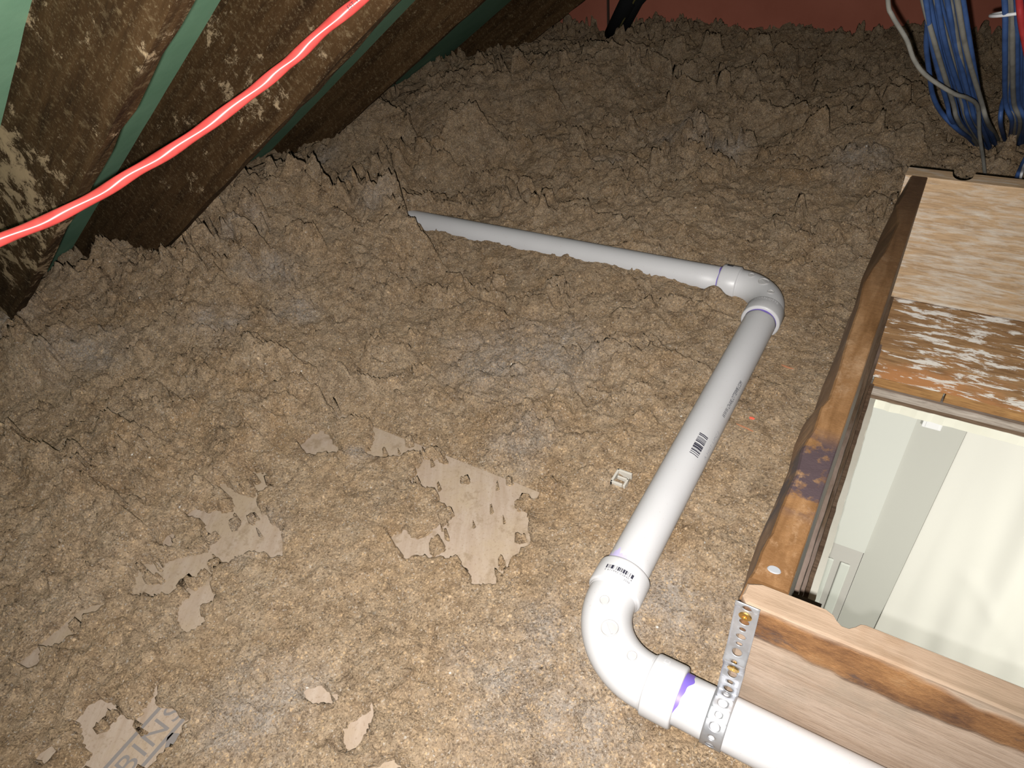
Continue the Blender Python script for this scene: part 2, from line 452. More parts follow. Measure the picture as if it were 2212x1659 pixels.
def poly_dist(px, py, poly):
    """signed distance to an open polyline (negative on its near / camera side) and fade at its ends"""
    best = np.full(px.shape, 1e9); sg = np.ones(px.shape); tt = np.zeros(px.shape); n = len(poly) - 1
    for i in range(n):
        a = np.array(poly[i]); b = np.array(poly[i + 1]); d = b - a; L2 = d @ d
        t = np.clip(((px - a[0]) * d[0] + (py - a[1]) * d[1]) / L2, 0, 1)
        qx = px - (a[0] + t * d[0]); qy = py - (a[1] + t * d[1]); dd = np.hypot(qx, qy)
        m = dd < best; best = np.where(m, dd, best)
        cr = d[0] * qy - d[1] * qx
        sg = np.where(m, np.where(cr >= 0, 1.0, -1.0), sg); tt = np.where(m, (i + t) / n, tt)
    return best * sg, tt
def in_poly(px, py, poly):
    r = np.zeros(px.shape, bool); n = len(poly); j = n - 1
    for i in range(n):
        xi, yi = poly[i]; xj, yj = poly[j]
        c = ((yi > py) != (yj > py)) & (px < (xj - xi) * (py - yi) / (yj - yi + 1e-12) + xi)
        r ^= c; j = i
    return r
def sdf_poly(px, py, poly):
    d = np.full(px.shape, 1e9); n = len(poly)
    for i in range(n):
        a = np.array(poly[i]); b = np.array(poly[(i + 1) % n]); e = b - a
        t = np.clip(((px - a[0]) * e[0] + (py - a[1]) * e[1]) / (e @ e + 1e-12), 0, 1)
        d = np.minimum(d, np.hypot(px - a[0] - t * e[0], py - a[1] - t * e[1]))
    return np.where(in_poly(px, py, poly), -d, d)

ZP = -0.035      # top of the buried plywood sheet
PX0, PY1 = -0.739, 0.466
def W(pts, z): return [tuple(at_z(x, y, z)[:2]) for x, y in pts]

LEDGES = [  # image points of a crest, its height, step height, reach behind it
    ([(430, 405), (500, 372), (555, 345), (600, 345), (640, 357), (660, 366), (690, 388), (712, 410), (735, 425)], .085, .06, .10),
    ([(712, 378), (745, 375), (775, 392), (800, 418), (810, 432), (840, 440), (865, 425), (876, 450), (888, 490), (925, 500), (960, 525)], .05, .06, .10),
    ([(660, 300), (700, 262), (780, 250), (850, 268), (880, 275), (898, 300), (915, 318), (960, 308), (990, 282), (1030, 278), (1060, 292), (1095, 290), (1120, 318)], .03, .04, .16),
    ([(1150, 436), (1200, 462), (1230, 450), (1270, 448), (1285, 470), (1330, 480), (1365, 485), (1395, 520), (1440, 522)], .0, .016, .06),
    ([(1090, 182), (1130, 180), (1186, 188), (1190, 222), (1205, 245), (1230, 250)], .0, .03, .12),
    ([(1230, 130), (1290, 158), (1340, 160), (1390, 150), (1450, 165)], .0, .03, .12),
    ([(1590, 165), (1650, 166), (1682, 190), (1712, 225), (1745, 240)], .0, .03, .12),
    ([(1480, 268), (1530, 280), (1570, 272), (1590, 300)], .0, .02, .10),
    ([(1790, 314), (1870, 318), (1908, 336), (1935, 328), (1970, 326), (1985, 345), (2012, 366)], .0, .022, .10),
    ([(675, 470), (700, 490), (750, 522), (800, 545), (860, 552)], .0, .014, .05),
    ([(215, 940), (300, 955), (335, 962), (378, 978)], -.02, .014, .06),
    ([(520, 1200), (560, 1210), (600, 1228), (640, 1235)], -.02, .010, .05),
    ([(60, 650), (150, 640), (235, 655)], .0, .014, .06),
    ([(250, 600), (300, 585), (400, 555), (420, 540)], .0, .014, .06),
    ([(1290, 1010), (1330, 1000), (1360, 1012)], -.02, .006, .04),
    ([(1000, 640), (1060, 655), (1110, 690)], -.01, .008, .05),
    ([(1640, 560), (1700, 575), (1735, 560), (1760, 590)], -.01, .012, .06),
    ([(380, 640), (440, 660), (500, 655), (560, 690)], .0, .012, .06),
]
BARE = [  # bare patches of the plywood, as image polygons at the sheet's height
    [(680, 862), (740, 875), (1185, 1050), (1158, 1085), (1128, 1080), (1140, 1110), (1150, 1180), (1110, 1230), (1075, 1275), (1020, 1272), (1000, 1240), (985, 1215), (930, 1215), (870, 1218),
     (838, 1160), (870, 1145), (880, 1135), (905, 1165), (945, 1140), (975, 1115), (950, 1095), (945, 1075), (910, 1065), (882, 1050), (900, 1010), (910, 990), (950, 985), (960, 1000),
     (915, 985), (845, 1000), (790, 990), (800, 960), (805, 925), (770, 915), (735, 925), (715, 895)],
    [(645, 960), (690, 925), (720, 950), (745, 990), (700, 995), (665, 998)],
    [(648, 890), (668, 875), (660, 892), (640, 900)],
    [(530, 1010), (570, 1020), (608, 1035), (600, 1060), (565, 1080), (560, 1095), (600, 1140), (625, 1150), (615, 1210), (590, 1225), (565, 1205), (540, 1205), (475, 1238), (465, 1255), (475, 1310),
     (440, 1320), (445, 1370), (395, 1385), (380, 1330), (385, 1290), (330, 1300), (282, 1300), (290, 1250), (310, 1215), (400, 1205), (450, 1190), (440, 1140), (400, 1115), (420, 1092), (500, 1105), (500, 1075), (455, 1060), (480, 1043), (545, 1075), (555, 1060)],
    [(32, 1442), (100, 1370), (190, 1302), (240, 1300), (243, 1325), (200, 1340), (180, 1380), (140, 1400), (110, 1420), (75, 1470), (55, 1445)],
    [(190, 1520), (240, 1515), (285, 1545), (320, 1520), (330, 1475), (360, 1472), (340, 1520), (405, 1545), (425, 1560), (395, 1610), (330, 1680), (160, 1680), (195, 1630), (175, 1590), (150, 1560)],
    [(650, 1490), (700, 1480), (740, 1500), (735, 1530), (690, 1535), (655, 1520)],
    [(735, 1580), (780, 1540), (800, 1515), (815, 1560), (790, 1610), (745, 1640)],
    [(800, 1650), (850, 1640), (900, 1655), (880, 1700), (790, 1700)],
    [(70, 1640), (120, 1605), (140, 1630), (95, 1670)],
    [(350, 1170), (375, 1150), (390, 1165), (375, 1200), (350, 1195)],
    [(560, 965), (575, 948), (580, 965)],
    [(235, 1250), (262, 1240), (258, 1255)],
]
GREYP = [((600, 640), .05), ((490, 730), .045), ((235, 795), .06), ((170, 800), .04), ((1455, 292), .06), ((1560, 320), .07), ((1370, 1290), .06), ((1470, 1280), .06),
         ((750, 430), .05), ((690, 350), .05), ((1080, 760), .09), ((1200, 740), .08), ((770, 960), .02), ((520, 1130), .04), ((1320, 350), .04), ((560, 1500), .06), ((1100, 1480), .07),
         ((1230, 1380), .07), ((1240, 1560), .06), ((640, 690), .04), ((1120, 930), .05), ((1850, 380), .07), ((560, 580), .04), ((60, 750), .05), ((830, 500), .04)]

GRAIN = None
def height(x, y):
    # domain warp
    wx = x + .030 * fbm(x * 7, y * 7, 4, 1); wy = y + .030 * fbm(x * 7, y * 7, 4, 2)
    far = np.clip((y - .5) / 1.2, 0, 1)
    left = np.clip((-x - .55) / .5, 0, 1)
    rough = .35 + .65 * np.maximum(far * .9, left * .8)
    z = np.full(x.shape, -.024)
    z += .020 * far * (1 - .3 * left)
    # heap against the eaves
    z += .088 * np.exp(-(((x + 1.22) / .27) ** 2 + ((y - .74) / .25) ** 2))
    z += .03 * np.exp(-(((x + 1.42) / .16) ** 2 + ((y - .86) / .16) ** 2))
    z += .040 * np.exp(-(((x + 1.35) / .30) ** 2 + ((y - .30) / .35) ** 2))
    z += .050 * np.exp(-(((x + 1.30) / .25) ** 2 + ((y - 1.42) / .22) ** 2))
    z += .040 * np.exp(-(((x + 1.15) / .35) ** 2 + ((y - 1.95) / .25) ** 2))
    z -= .030 * np.exp(-(((x + .95) / .18) ** 2 + ((y - 1.2) / .14) ** 2))
    z -= .05 * np.exp(-(((x + 1.50) / .10) ** 2 + ((y - 1.10) / .07) ** 2))
    z += (.055 * fbm(x * 1.6, y * 1.6, 3, 3)) * (.25 + .75 * np.maximum(far, left))
    # clods: rounded domes with creases between
    def domes(sc, amp, s, k=1.0):
        f, h = worley(wx * sc, wy * sc, s)
        return amp * ((1 - np.clip(f, 0, 1) ** 1.7) * k + (h - .5) * .5)
    z += rough * (domes(5.5, .030, 11) - .02)
    z += rough * (domes(14, .015, 12) - .008)
    z += (.5 + .5 * rough) * (domes(36, .0062, 13) - .003)
    z += (.5 + .5 * rough) * (domes(95, .0022, 14) - .001)
    z += .0042 * (1 - .8 * far) * fbm(wx * 45, wy * 45, 4, 5, .65) + .006 * (.3 + .7 * rough) * fbm(x * 18, y * 18, 3, 6, .6)
    # crust broken into overlapping slabs whose steep side faces away from the hatch
    def slabs(k, wob, amp, s, thr, soft=.08):
        t = (y * .93 - x * .30) * k + wob * fbm(x * k * .55, y * k * .55, 5, s, .5)
        ty = np.gradient(t, y[:, 0], axis=0); tx = np.gradient(t, x[0], axis=1)
        ori = np.clip((ty - .6 * np.abs(tx)) / (np.abs(tx) + np.abs(ty) + 1e-6) * 2, 0, 1)
        cl = np.floor(t).astype(np.int64); fr = t - cl
        m_ = np.clip((fbm(x * k * .9 + 3.7 * (cl % 17), y * k * .9, 3, s + 5) - thr) / soft, 0, 1)
        return amp * m_ * ori * fr ** 2.0
    z += slabs(4.2, 1.0, .052, 71, -.08) * rough ** 1.2
    z += slabs(9, 1.0, .020, 72, -.02) * (.3 + .7 * rough)
    z += slabs(19, 1.0, .011, 73, .0) * (.5 + .5 * rough)
    z += slabs(42, .9, .0055, 74, .02) * (1 - .75 * far)
    # broken crust ledges
    jx = x + .006 * fbm(x * 30, y * 30, 4, 21, .65); jy = y + .006 * fbm(x * 30, y * 30, 4, 22, .65)
    for pts, cz, st, reach in LEDGES:
        P = W(pts, cz); d, t = poly_dist(jx, jy, P)
        fade = np.clip(np.minimum(t, 1 - t) * 5, 0, 1); st = st * (1.35 if cz >= 0 else 1.0)
        z += np.where(d < 0, st * np.exp(np.maximum(d, -1) / reach) * fade, -.25 * st * np.exp(-d / (reach * .5)) * fade)
    dz = .373 + .617 * (x + 1) - z
    z -= .075 * np.exp(-(dz / .055) ** 2) * np.clip(.6 + 1.6 * fbm(x * 5, y * 5, 3, 81), 0, 1)
    # level bed around the pipes
    z2 = -.020 + .25 * (z + .024)
    def near_line(d, w_): return np.exp(-(d / w_) ** 2)
    dm = np.where((y > .25) & (y < 1.0), np.abs(x + .17), np.hypot(x + .17, np.minimum(np.abs(y - .25), np.abs(y - 1.0))))
    k = near_line(dm, .10); z = z * (1 - k) + z2 * k
    dm = np.where(x > -.17, np.abs(y - .285), np.hypot(x + .17, y - .285)); k = near_line(dm, .10)
    z = z * (1 - k) + (z2 - .002) * k
    on = (x < -.17) & (x > -.93)
    dm = np.where(on, np.abs(y - .976), 9); k = near_line(dm, .07) * np.clip((x + .93) / .06, 0, 1)
    tgt = np.where(y < .976, -.007, -.014) + .35 * (z + .02)
    z = z * (1 - k) + tgt * k
    # small spill of fibre over the upper fitting and along the near side of the pipe
    q = at_z(1548, 622, .01); z += .026 * np.exp(-(((x - q[0]) / .022) ** 2 + ((y - q[1] + .008) / .012) ** 2))
    # toward the hatch
    kx = np.clip(1 - np.abs(x + .05) / .12, 0, 1) * ((y > .3) & (y < 1.25)); z = z * (1 - .6 * kx) + (-.02) * .6 * kx
    # plywood sheet: thin cover with bare patches
    inside = (x > PX0) & (y < PY1)
    edge = np.minimum(x - PX0, PY1 - y)
    cover = ZP + .007 + .45 * (z + .024) + .003
    kk = np.clip(edge / .02, 0, 1) * inside
    z = z * (1 - kk) + np.maximum(cover, ZP + .003) * kk
    beyond = (~inside) & (y >= PY1) & (y < PY1 + .05) & (x > -.73) & (x < -.33)
    z = np.where(beyond, np.minimum(z, ZP - .004 + (y - PY1) * .35 + .0015 * fbm(x * 80, y * 80, 2, 9)), z)
    bx = x + .007 * fbm(x * 42, y * 42, 4, 31, .7); by = y + .007 * fbm(x * 42, y * 42, 4, 32, .7)
    sd = np.full(x.shape, 9.0)
    for pg in BARE: sd = np.minimum(sd, sdf_poly(bx, by, W(pg, ZP)))
    crumbs = fbm(x * 34, y * 34, 3, 41, .6)
    bare = (sd < 0) & inside & (crumbs < .42)
    rim = np.clip(-sd / .004, 0, 1)
    z = np.where(bare, z * (1 - rim) + (ZP - .010) * rim, z)
    return z

# ------------------------------------------------------------------ insulation bed
HX0, HX1, HY0, HY1 = -.036, .60, .316, 1.150      # the hatch opening
def insulation():
    st = .0042
    def axis(stops):
        out = [stops[0][0]]
        for (a_, d_), (b_, _) in zip(stops, stops[1:]):
            n_ = max(1, int(round((b_ - a_) / d_))); out += list(np.linspace(a_, b_, n_ + 1)[1:])
        return np.array(out)
    xs = axis([(-2.05, .010), (-1.75, .0036), (-1.0, .0028), (.12, .005), (.45, .02), (1.25, 0)])
    ys = axis([(-.75, .02), (-.18, .0028), (1.05, .0036), (2.45, 0)])
    X, Y = np.meshgrid(xs, ys); Z = height(X, Y)
    # low under the roof deck
    roof = .373 + .617 * (X + 1)
    Z = np.minimum(Z, roof - .004)
    # overhang: push crests a little towards the low side for a crumbly edge
    nx, ny = X.shape[1], X.shape[0]
    XX = X + .0012 * fbm(X * 120, Y * 120, 2, 51); YY = Y + .0012 * fbm(X * 120, Y * 120, 2, 52)
    co = np.stack([XX, YY, Z], -1).reshape(-1, 3).astype(np.float32)
    idx = np.arange(nx * ny).reshape(ny, nx)
    q = np.stack([idx[:-1, :-1], idx[:-1, 1:], idx[1:, 1:], idx[1:, :-1]], -1)
    cxm = (X[:-1, :-1] + X[1:, 1:]) / 2; cym = (Y[:-1, :-1] + Y[1:, 1:]) / 2
    keep = ~((cxm > HX0) & (cxm < HX1) & (cym > HY0) & (cym < HY1))
    q = q[keep].reshape(-1, 4)
    me = bpy.data.meshes.new('insulation')
    me.vertices.add(len(co)); me.vertices.foreach_set('co', co.ravel())
    me.loops.add(q.size); me.loops.foreach_set('vertex_index', q.ravel().astype(np.int32))
    me.polygons.add(len(q)); me.polygons.foreach_set('loop_start', np.arange(0, q.size, 4, dtype=np.int32))
    me.polygons.foreach_set('loop_total', np.full(len(q), 4, dtype=np.int32))
    me.polygons.foreach_set('use_smooth', np.ones(len(q), dtype=bool))
    me.update(); me.validate()
    g = np.zeros(X.shape)
    jx = X + .03 * fbm(X * 14, Y * 14, 3, 61); jy = Y + .03 * fbm(X * 14, Y * 14, 3, 62)
    for (p, r) in GREYP:
        c = at_z(p[0], p[1], 0); g = np.maximum(g, np.clip(1.35 - np.hypot(jx - c[0], jy - c[1]) / r, 0, 1))
    at = me.attributes.new('grey', 'FLOAT', 'POINT'); at.data.foreach_set('value', g.ravel().astype(np.float32))
    me.materials.append(INS)
    o = bpy.data.objects.new('loose_insulation', me); COL.objects.link(o)
    tag(o, 'bed of brown loose-fill insulation, lumpy and cracked, covering the attic floor', 'insulation', kind='stuff')
    return o
insulation()

# ------------------------------------------------------------------ plywood sheet under the insulation
ply = thing('plywood_sheet', (-.45, .10, ZP - .012), 'pale plywood sheet half buried in loose insulation, grey stamp on one corner', 'board')
v, f = box_vf(PX0, .02, -.70, PY1, ZP - .012, ZP)
# worn edge
obj('panel', v, f, PLY, ply)
def plymap(o, ux, uy, dz=.0004):
    return lambda u, v_: (o[0] + ux[0] * u + uy[0] * v_, o[1] + ux[1] * u + uy[1] * v_, ZP + dz)
a = at_z(250, 1640, ZP)[:2]; b = at_z(420, 1505 - 30, ZP)[:2]
ux = (b - a) / np.linalg.norm(b - a); uy = np.array([-ux[1], ux[0]])
L = np.linalg.norm(b - a)
o0 = at_z(255, 1672, ZP)[:2]
mp = plymap(o0, ux, uy)
q1 = at_z(360, 1590, ZP)[:2] - at_z(337, 1545, ZP)[:2]
def rect(x0, x1, y0, y1): return [(x0, y0, 0), (x1, y0, 0), (x1, y1, 0), (x0, y1, 0)], [(0, 1, 2, 3)]
# upper and lower rule of the stamp and the letters between them
pA = at_z(228, 1659, ZP)[:2]; pB = at_z(345, 1530, ZP)[:2]; pC = at_z(305, 1659, ZP)[:2]; pD = at_z(405, 1545, ZP)[:2]
ux = (pB - pA) / np.linalg.norm(pB - pA); uy = np.array([ux[1], -ux[0]])
gap = abs((pC - pA) @ uy); ln = np.linalg.norm(pB - pA)
mp = plymap(pA, ux, uy)
v, f = rect(-.08, ln + .004, -.0022, .0022); v2, f2 = rect(-.08, ln + .02, gap - .0022, gap + .0022)
v += v2; f += [tuple(i + 4 for i in f2[0])]
tv, tf = text_mesh('ZBINS', gap * 1.12, 1.12)
tw = max(p[0] for p in tv); th = max(p[1] for p in tv)
k = len(v)
v += [(ln + .012 - (tw - p[0]) * (ln + .01) / tw if False else p[0] * (ln + .03) / tw - .02, gap - .006 - p[1] * (gap - .012) / th, 0) for p in tv]
f += [tuple(i + k for i in t) for t in tf]
flat_obj('stamp', (v, f), mp, STAMP, ply)
# grey blot of ink beside the stamp
bc = at_z(400, 1648, ZP)[:2]; n = 26
v = [((bc[0] + .032 * math.cos(t) * (1 + .3 * math.sin(3 * t))), (bc[1] + .022 * math.sin(t) * (1 + .3 * math.cos(2 * t))), ZP + .0004) for t in np.linspace(0, 2 * math.pi, n, endpoint=False)]
obj('ink_blot', v, [tuple(range(n))], STAMP, ply)

# ------------------------------------------------------------------ attic shell
def zs(x): return .373 + .617 * (x + 1)
def slab(name, y0, y1, mat, z_off0, z_off1, x0, x1, parent=None, n=1):
    v = []; f = []
    xs = np.linspace(x0, x1, n + 1)
    for x in xs:
        for y in (y0, y1):
            for dz in (z_off0, z_off1): v.append((x, y, zs(x) + dz))
    for i in range(n):
        k = i * 4
        f += [(k, k + 4, k + 6, k + 2), (k + 1, k + 3, k + 7, k + 5), (k, k + 1, k + 5, k + 4), (k + 2, k + 6, k + 7, k + 3)]
    f += [(0, 2, 3, 1), (n * 4, n * 4 + 1, n * 4 + 3, n * 4 + 2)]
    return obj(name, v, f, mat, parent)
tag(slab('ceiling', -.9, 2.62, GREEN, 0, .02, -2.3, 1.4), kind='structure')
RAFTERS = [(.335, .020, .122, 'dark dusty rafter nearest the camera, top left, thick with pale fibre'),
           (.590, .022, .166, 'second dark rafter from the left, right of the wide green strip'),
           (1.235, .020, .104, 'third rafter, grey-brown, behind the mound at the end of the pipe'),
           (2.10, .022, .163, 'farthest rafter, meeting the rust red wall')]
for ri, (y0, t, hv, lab) in enumerate(RAFTERS):
    n = 90; xs = np.linspace(-2.25, 1.30, n); v = []; f = []
    rg = np.random.default_rng(20 + ri)
    prof = [(0, 0), (0, .5), (0, 1), (.5, 1), (1, 1), (1, 0)]
    for i, x in enumerate(xs):
        for j, (a, h) in enumerate(prof):
            jy = .0006 * rg.normal() + .0015 * math.sin(x * 3 + ri); jz = .0010 * rg.normal() if h == 1 else 0
            v.append((x, y0 + a * t + jy, zs(x) - (hv * h + jz) + (.001 if h == 0 else 0)))
    m_ = len(prof)
    for i in range(n - 1):
        for j in range(m_):
            j2 = (j + 1) % m_
            f.append((i * m_ + j, i * m_ + j2, (i + 1) * m_ + j2, (i + 1) * m_ + j))
    f.append(tuple(range(m_))[::-1]); f.append(tuple((n - 1) * m_ + j for j in range(m_)))
    o = obj('rafter', v, f, RAFT); tag(o, lab, 'rafter', 'rafters of the sloping roof')
tag(box('wall_back', -2.3, 1.4, 2.46, 2.49, -.25, 1.9, RED), kind='structure')
o = box('trim_1', -1.165, -1.158, 2.452, 2.46, -.20, 1.5, plain('dark_seam_filler', (.06, .04, .03, 1), .9)); tag(o, kind='structure')
tag(box('floor', -2.3, 1.4, -.9, HY0, -.30, -.24, DARKX), kind='structure')

# ------------------------------------------------------------------ pvc waste pipe
PR = .0243
pipe = thing('pvc_pipe', (-.17, .63, -.024), 'white PVC waste pipe with two elbows running over the insulation to the hatch', 'pipe')
def seg_pipe(p0, p1, label=None):
    n = 14; pts = [tuple(np.array(p0) + (np.array(p1) - np.array(p0)) * k / n) for k in range(n + 1)]
    v, f = tube_vf(pts, PR, 64)
    o = obj('pipe_length', v, f, PVC, pipe, True)
    return o
R1, R2, HUB = .058, .067, .032
p1 = seg_pipe((-1.12, .979, -.010), (-.17 - R1 - .006, .976, 0))
p2 = seg_pipe((-.17, .976 - R1 - .006, 0), (-.17, .285 + R2 + .006, 0))
p3 = seg_pipe((-.17 + R2 + .006, .285, 0), (.75, .285, 0))
RELIEF = plain('pvc_relief_edge', (.40, .39, .385, 1), .4)
def elbow(corner, d1, d2, Rb):
    """corner of the two axes; d1, d2 unit directions leading out of the elbow"""
    c = Vector(corner); d1 = Vector(d1); d2 = Vector(d2)
    cen = c + d1 * Rb + d2 * Rb; pts = []; rad = []
    ER, HR = .0262, .0296
    for s, rr in ((HUB, PR), (HUB, HR - .0016), (HUB - .001, HR - .0004), (HUB - .003, HR), (.004, HR), (.0028, HR - .0006), (.002, HR - .0022), (.0, ER + .0004)):
        pts.append(c + d1 * (Rb + s)); rad.append(rr)
    na = 22
    for i in range(na + 1):
        a = math.pi / 2 * i / na
        pts.append(cen - d2 * Rb * math.cos(a) - d1 * Rb * math.sin(a)); rad.append(ER)
    for s, rr in ((.0, ER + .0004), (.002, HR - .0022), (.0028, HR - .0006), (.004, HR), (HUB - .003, HR), (HUB - .001, HR - .0004), (HUB, HR - .0016), (HUB, PR)):
        pts.append(c + d2 * (Rb + s)); rad.append(rr)
    # frame by hand, so that coincident stations are safe
    v = []; f = []; seg = 64; N = Vector((0, 0, 1)); m_ = len(pts)
    for i, p in enumerate(pts):
        if i < 8: t = -d1
        elif i >= m_ - 8: t = d2
        else:
            a = math.pi / 2 * (i - 8) / na; t = (-d1 * math.cos(a) + d2 * math.sin(a)).normalized()
        b = t.cross(N)
        for k in range(seg):
            an = 2 * math.pi * k / seg
            v.append(tuple(p + N * math.cos(an) * rad[i] + b * math.sin(an) * rad[i]))
    for i in range(m_ - 1):
        for k in range(seg):
            k2 = (k + 1) % seg; f.append((i * seg + k, i * seg + k2, (i + 1) * seg + k2, (i + 1) * seg + k))
    o = obj('elbow', v, f, PVC, pipe, True)
    es = o.modifiers.new('es', 'EDGE_SPLIT'); es.split_angle = math.radians(40)
    # raised moulding marks on top of the bend
    def disc(ang, lat, r, hgt, bar=False):
        pc = cen - d2 * Rb * math.cos(ang) - d1 * Rb * math.sin(ang)
        t = (-d1 * math.cos(ang) + d2 * math.sin(ang)).normalized(); b = t.cross(N)
        def S_(u, w_, h):   # point on the bend surface, u along, w_ across
            return pc + t * u + (N * math.cos(w_ / ER) + b * math.sin(w_ / ER)) * (ER + h)
        vv = []; ff = []; ns = 28
        for rr, hh in ((r, -.001), (r, hgt), (r - .0006, hgt + .0002), (r - .0012, hgt * .3), (r * .5, hgt * .3), (r * .05, hgt * .3)):
            for k in range(ns):
                q = 2 * math.pi * k / ns; vv.append(tuple(S_(rr * math.cos(q), lat + rr * math.sin(q), hh)))
        for i in range(5):
            for k in range(ns):
                k2 = (k + 1) % ns; ff.append((i * ns + k, i * ns + k2, (i + 1) * ns + k2, (i + 1) * ns + k))
        if bar:
            z0 = len(vv)
            for uu, ww in ((-r * .75, -.0009), (r * .75, -.0009), (r * .75, .0009), (-r * .75, .0009)):
                vv.append(tuple(S_(uu, lat + ww, .0002))); vv.append(tuple(S_(uu, lat + ww, hgt + .0004)))
            ff += [(z0 + 1, z0 + 3, z0 + 5, z0 + 7)] + [(z0 + 2 * i, z0 + 2 * ((i + 1) % 4), z0 + 2 * ((i + 1) % 4) + 1, z0 + 2 * i + 1) for i in range(4)]
        obj('moulding_mark', vv, ff, RELIEF, o)
    disc(math.radians(18), .002, .0052, .0010); disc(math.radians(44), 0, .0088, .0012, True); disc(math.radians(74), -.002, .0052, .0010)
    return o
e1 = elbow((-.17, .976, 0), (-1, 0, 0), (0, -1, 0), R1)
e2 = elbow((-.17, .285, 0), (0, 1, 0), (1, 0, 0), R2)

def ring(parent, base, ax, w0, w1, mat, a0=0, a1=360, seed=0, irregular=.3):
    """thin smear of primer on the pipe next to a hub; base = rim centre, ax = direction away from the hub"""
    rg = np.random.default_rng(seed); n = 72; b = Vector(base); ax = Vector(ax); N = Vector((0, 0, 1)); B = ax.cross(N)
    ws = w1 * (1 + irregular * np.array([math.sin(3 * k * .087 + seed) + .6 * math.sin(7 * k * .087 + 2 * seed) for k in range(n + 1)]))
    v = []; f = []
    for k in range(n + 1):
        an = math.radians(a0 + (a1 - a0) * k / n); e = N * math.cos(an) + B * math.sin(an)
        edge = math.sin(math.pi * k / n) if (a1 - a0) < 359 else 1
        for s in (w0, max(ws[k] * edge, w0 + .0001)):
            v.append(tuple(b + ax * s + e * (PR + .00035)))
    for k in range(n): f.append((2 * k, 2 * k + 1, 2 * k + 3, 2 * k + 2))
    return obj('primer_stain', v, f, mat, parent, True)
ring(p1, (-.17 - R1 - HUB, .976, 0), (-1, 0, 0), -.001, .0026, PURPLE, seed=1)
ring(p2, (-.17, .976 - R1 - HUB, 0), (0, -1, 0), -.001, .0030, PURPLE, seed=2)
ring(p3, (-.17 + R2 + HUB, .285, 0), (1, 0, 0), -.001, .0075, PURPLE, -150, 60, seed=3, irregular=.2)
ring(p2, (-.17, .285 + R2 + HUB, 0), (0, 1, 0), -.001, .011, PALEPUR, -80, 10, seed=4)

def on_pipe(y_start, ang0, sgn_u=1.0):
    """lettering on the middle pipe: u runs along +y, v round the pipe; ang measured from the top towards +x"""
    def mp_(u, v_):
        a_ = ang0 - v_ / PR
        return (-.17 + math.sin(a_) * (PR + .0003), y_start + u * sgn_u, math.cos(a_) * (PR + .0003))
    return mp_
tv, tf = text_mesh('WWW.CHARLOTTEPIPE.COM', .0088, 1.0); tw = max(p[0] for p in tv)
ya = at_z(1562, 912, .005)[1]; yb = at_z(1602, 836, .005)[1]
tv = [(p[0] * (yb - ya) / tw, p[1] * 1.0, 0) for p in tv]
flat_obj('printed_lettering', (tv, tf), on_pipe(ya, math.radians(62)), INK, p2)
rg = np.random.default_rng(3)
yc0 = at_z(1516, 990, .02)[1]; yc1 = at_z(1532, 945, .02)[1]
flat_obj('printed_barcode', bars(0, yc1 - yc0, 0, .0125, rg, 22), on_pipe(yc0, math.radians(42)), INK, p2, sub=1)
tv, tf = text_mesh('A HHT UPC J', .006, 1.1); tw = max(p[0] for p in tv)
yd = at_z(1522, 1005, .0)[1]
flat_obj('printed_lettering', ([(p[0] * .052 / tw, p[1], 0) for p in tv], tf), on_pipe(yd, math.radians(70)), plain('faded_print', (.30, .30, .33, 1)), p2)
# print on the upper pipe, near its top
tv, tf = text_mesh('ASTM D1785', .006, 1.0); tw = max(p[0] for p in tv)
def up_map(u, v_):
    a_ = math.radians(28) + v_ / PR
    return (at_z(1230, 518, .02)[0] + u, .980 + math.sin(a_) * (PR + .0004), -.0035 + math.cos(a_) * (PR + .0004))
flat_obj('printed_lettering', ([(p[0] * .045 / tw, p[1], 0) for p in tv], tf), up_map, INK, p1)
# barcode on the lower elbow's collar and on the upper elbow
def col_map(cen, ax_y, ang_mid, rr):
    def mp_(u, v_):
        a_ = ang_mid + u / rr
        return (cen[0] + math.sin(a_) * rr, cen[1] + v_, math.cos(a_) * rr)
    return mp_
hubc = (-.17, .285 + R2 + HUB - .018)
bv, bf = bars(-.016, .016, 0, .0048, rg, 26)
flat_obj('printed_barcode', (bv, bf), col_map(hubc, 1, math.radians(2), .0296 + .0003), INK, e2, sub=1)
tv, tf = text_mesh('0 611942 03840 4', .0032, 1.2); tw = max(p[0] for p in tv)
flat_obj('printed_numbers', ([(p[0] * .032 / tw - .016, p[1] - .003, 0) for p in tv], tf), col_map(hubc, 1, math.radians(2), .0296 + .0003), INK, e2)
tv, tf = text_mesh('2500', .0034, 1.1)
flat_obj('printed_numbers', ([(p[0] + .008, p[1] - .0068, 0) for p in tv], tf), col_map(hubc, 1, math.radians(2), .0296 + .0003), INK, e2)
bv, bf = bars(-.008, .008, 0, .012, rg, 7)
def e1map(u, v_):
    a_ = math.radians(20) + u / .0299
    return (-.17 - R1 - HUB + .006 + v_, .976 + math.sin(a_) * .0299, math.cos(a_) * .0299)
flat_obj('printed_barcode', bars(-.006, .004, 0, .010, rg, 5), e1map, INK, e1, sub=1)
# embossed lettering on the collars
def emboss(parent, s, fn, size):
    tv, tf = text_mesh(s, size, 1.05); tw = max(p[0] for p in tv)
    flat_obj('embossed_lettering', ([(p[0] - tw / 2, p[1], 0) for p in tv], tf), fn, plain('pvc_relief', (.60, .59, .60, 1), .4), parent)
emboss(e2, 'CHARLOTTE', lambda u, v_: (-.17 + R2 + .010 + v_, .285 + math.sin(-u / .0299 - .1) * .0299, math.cos(-u / .0299 - .1) * .0299), .008)
emboss(e1, 'CHARLOTTE', lambda u, v_: (-.17 + math.sin(u / .0299) * .0299, .976 - R1 - .010 + v_, math.cos(u / .0299) * .0299), .0065)

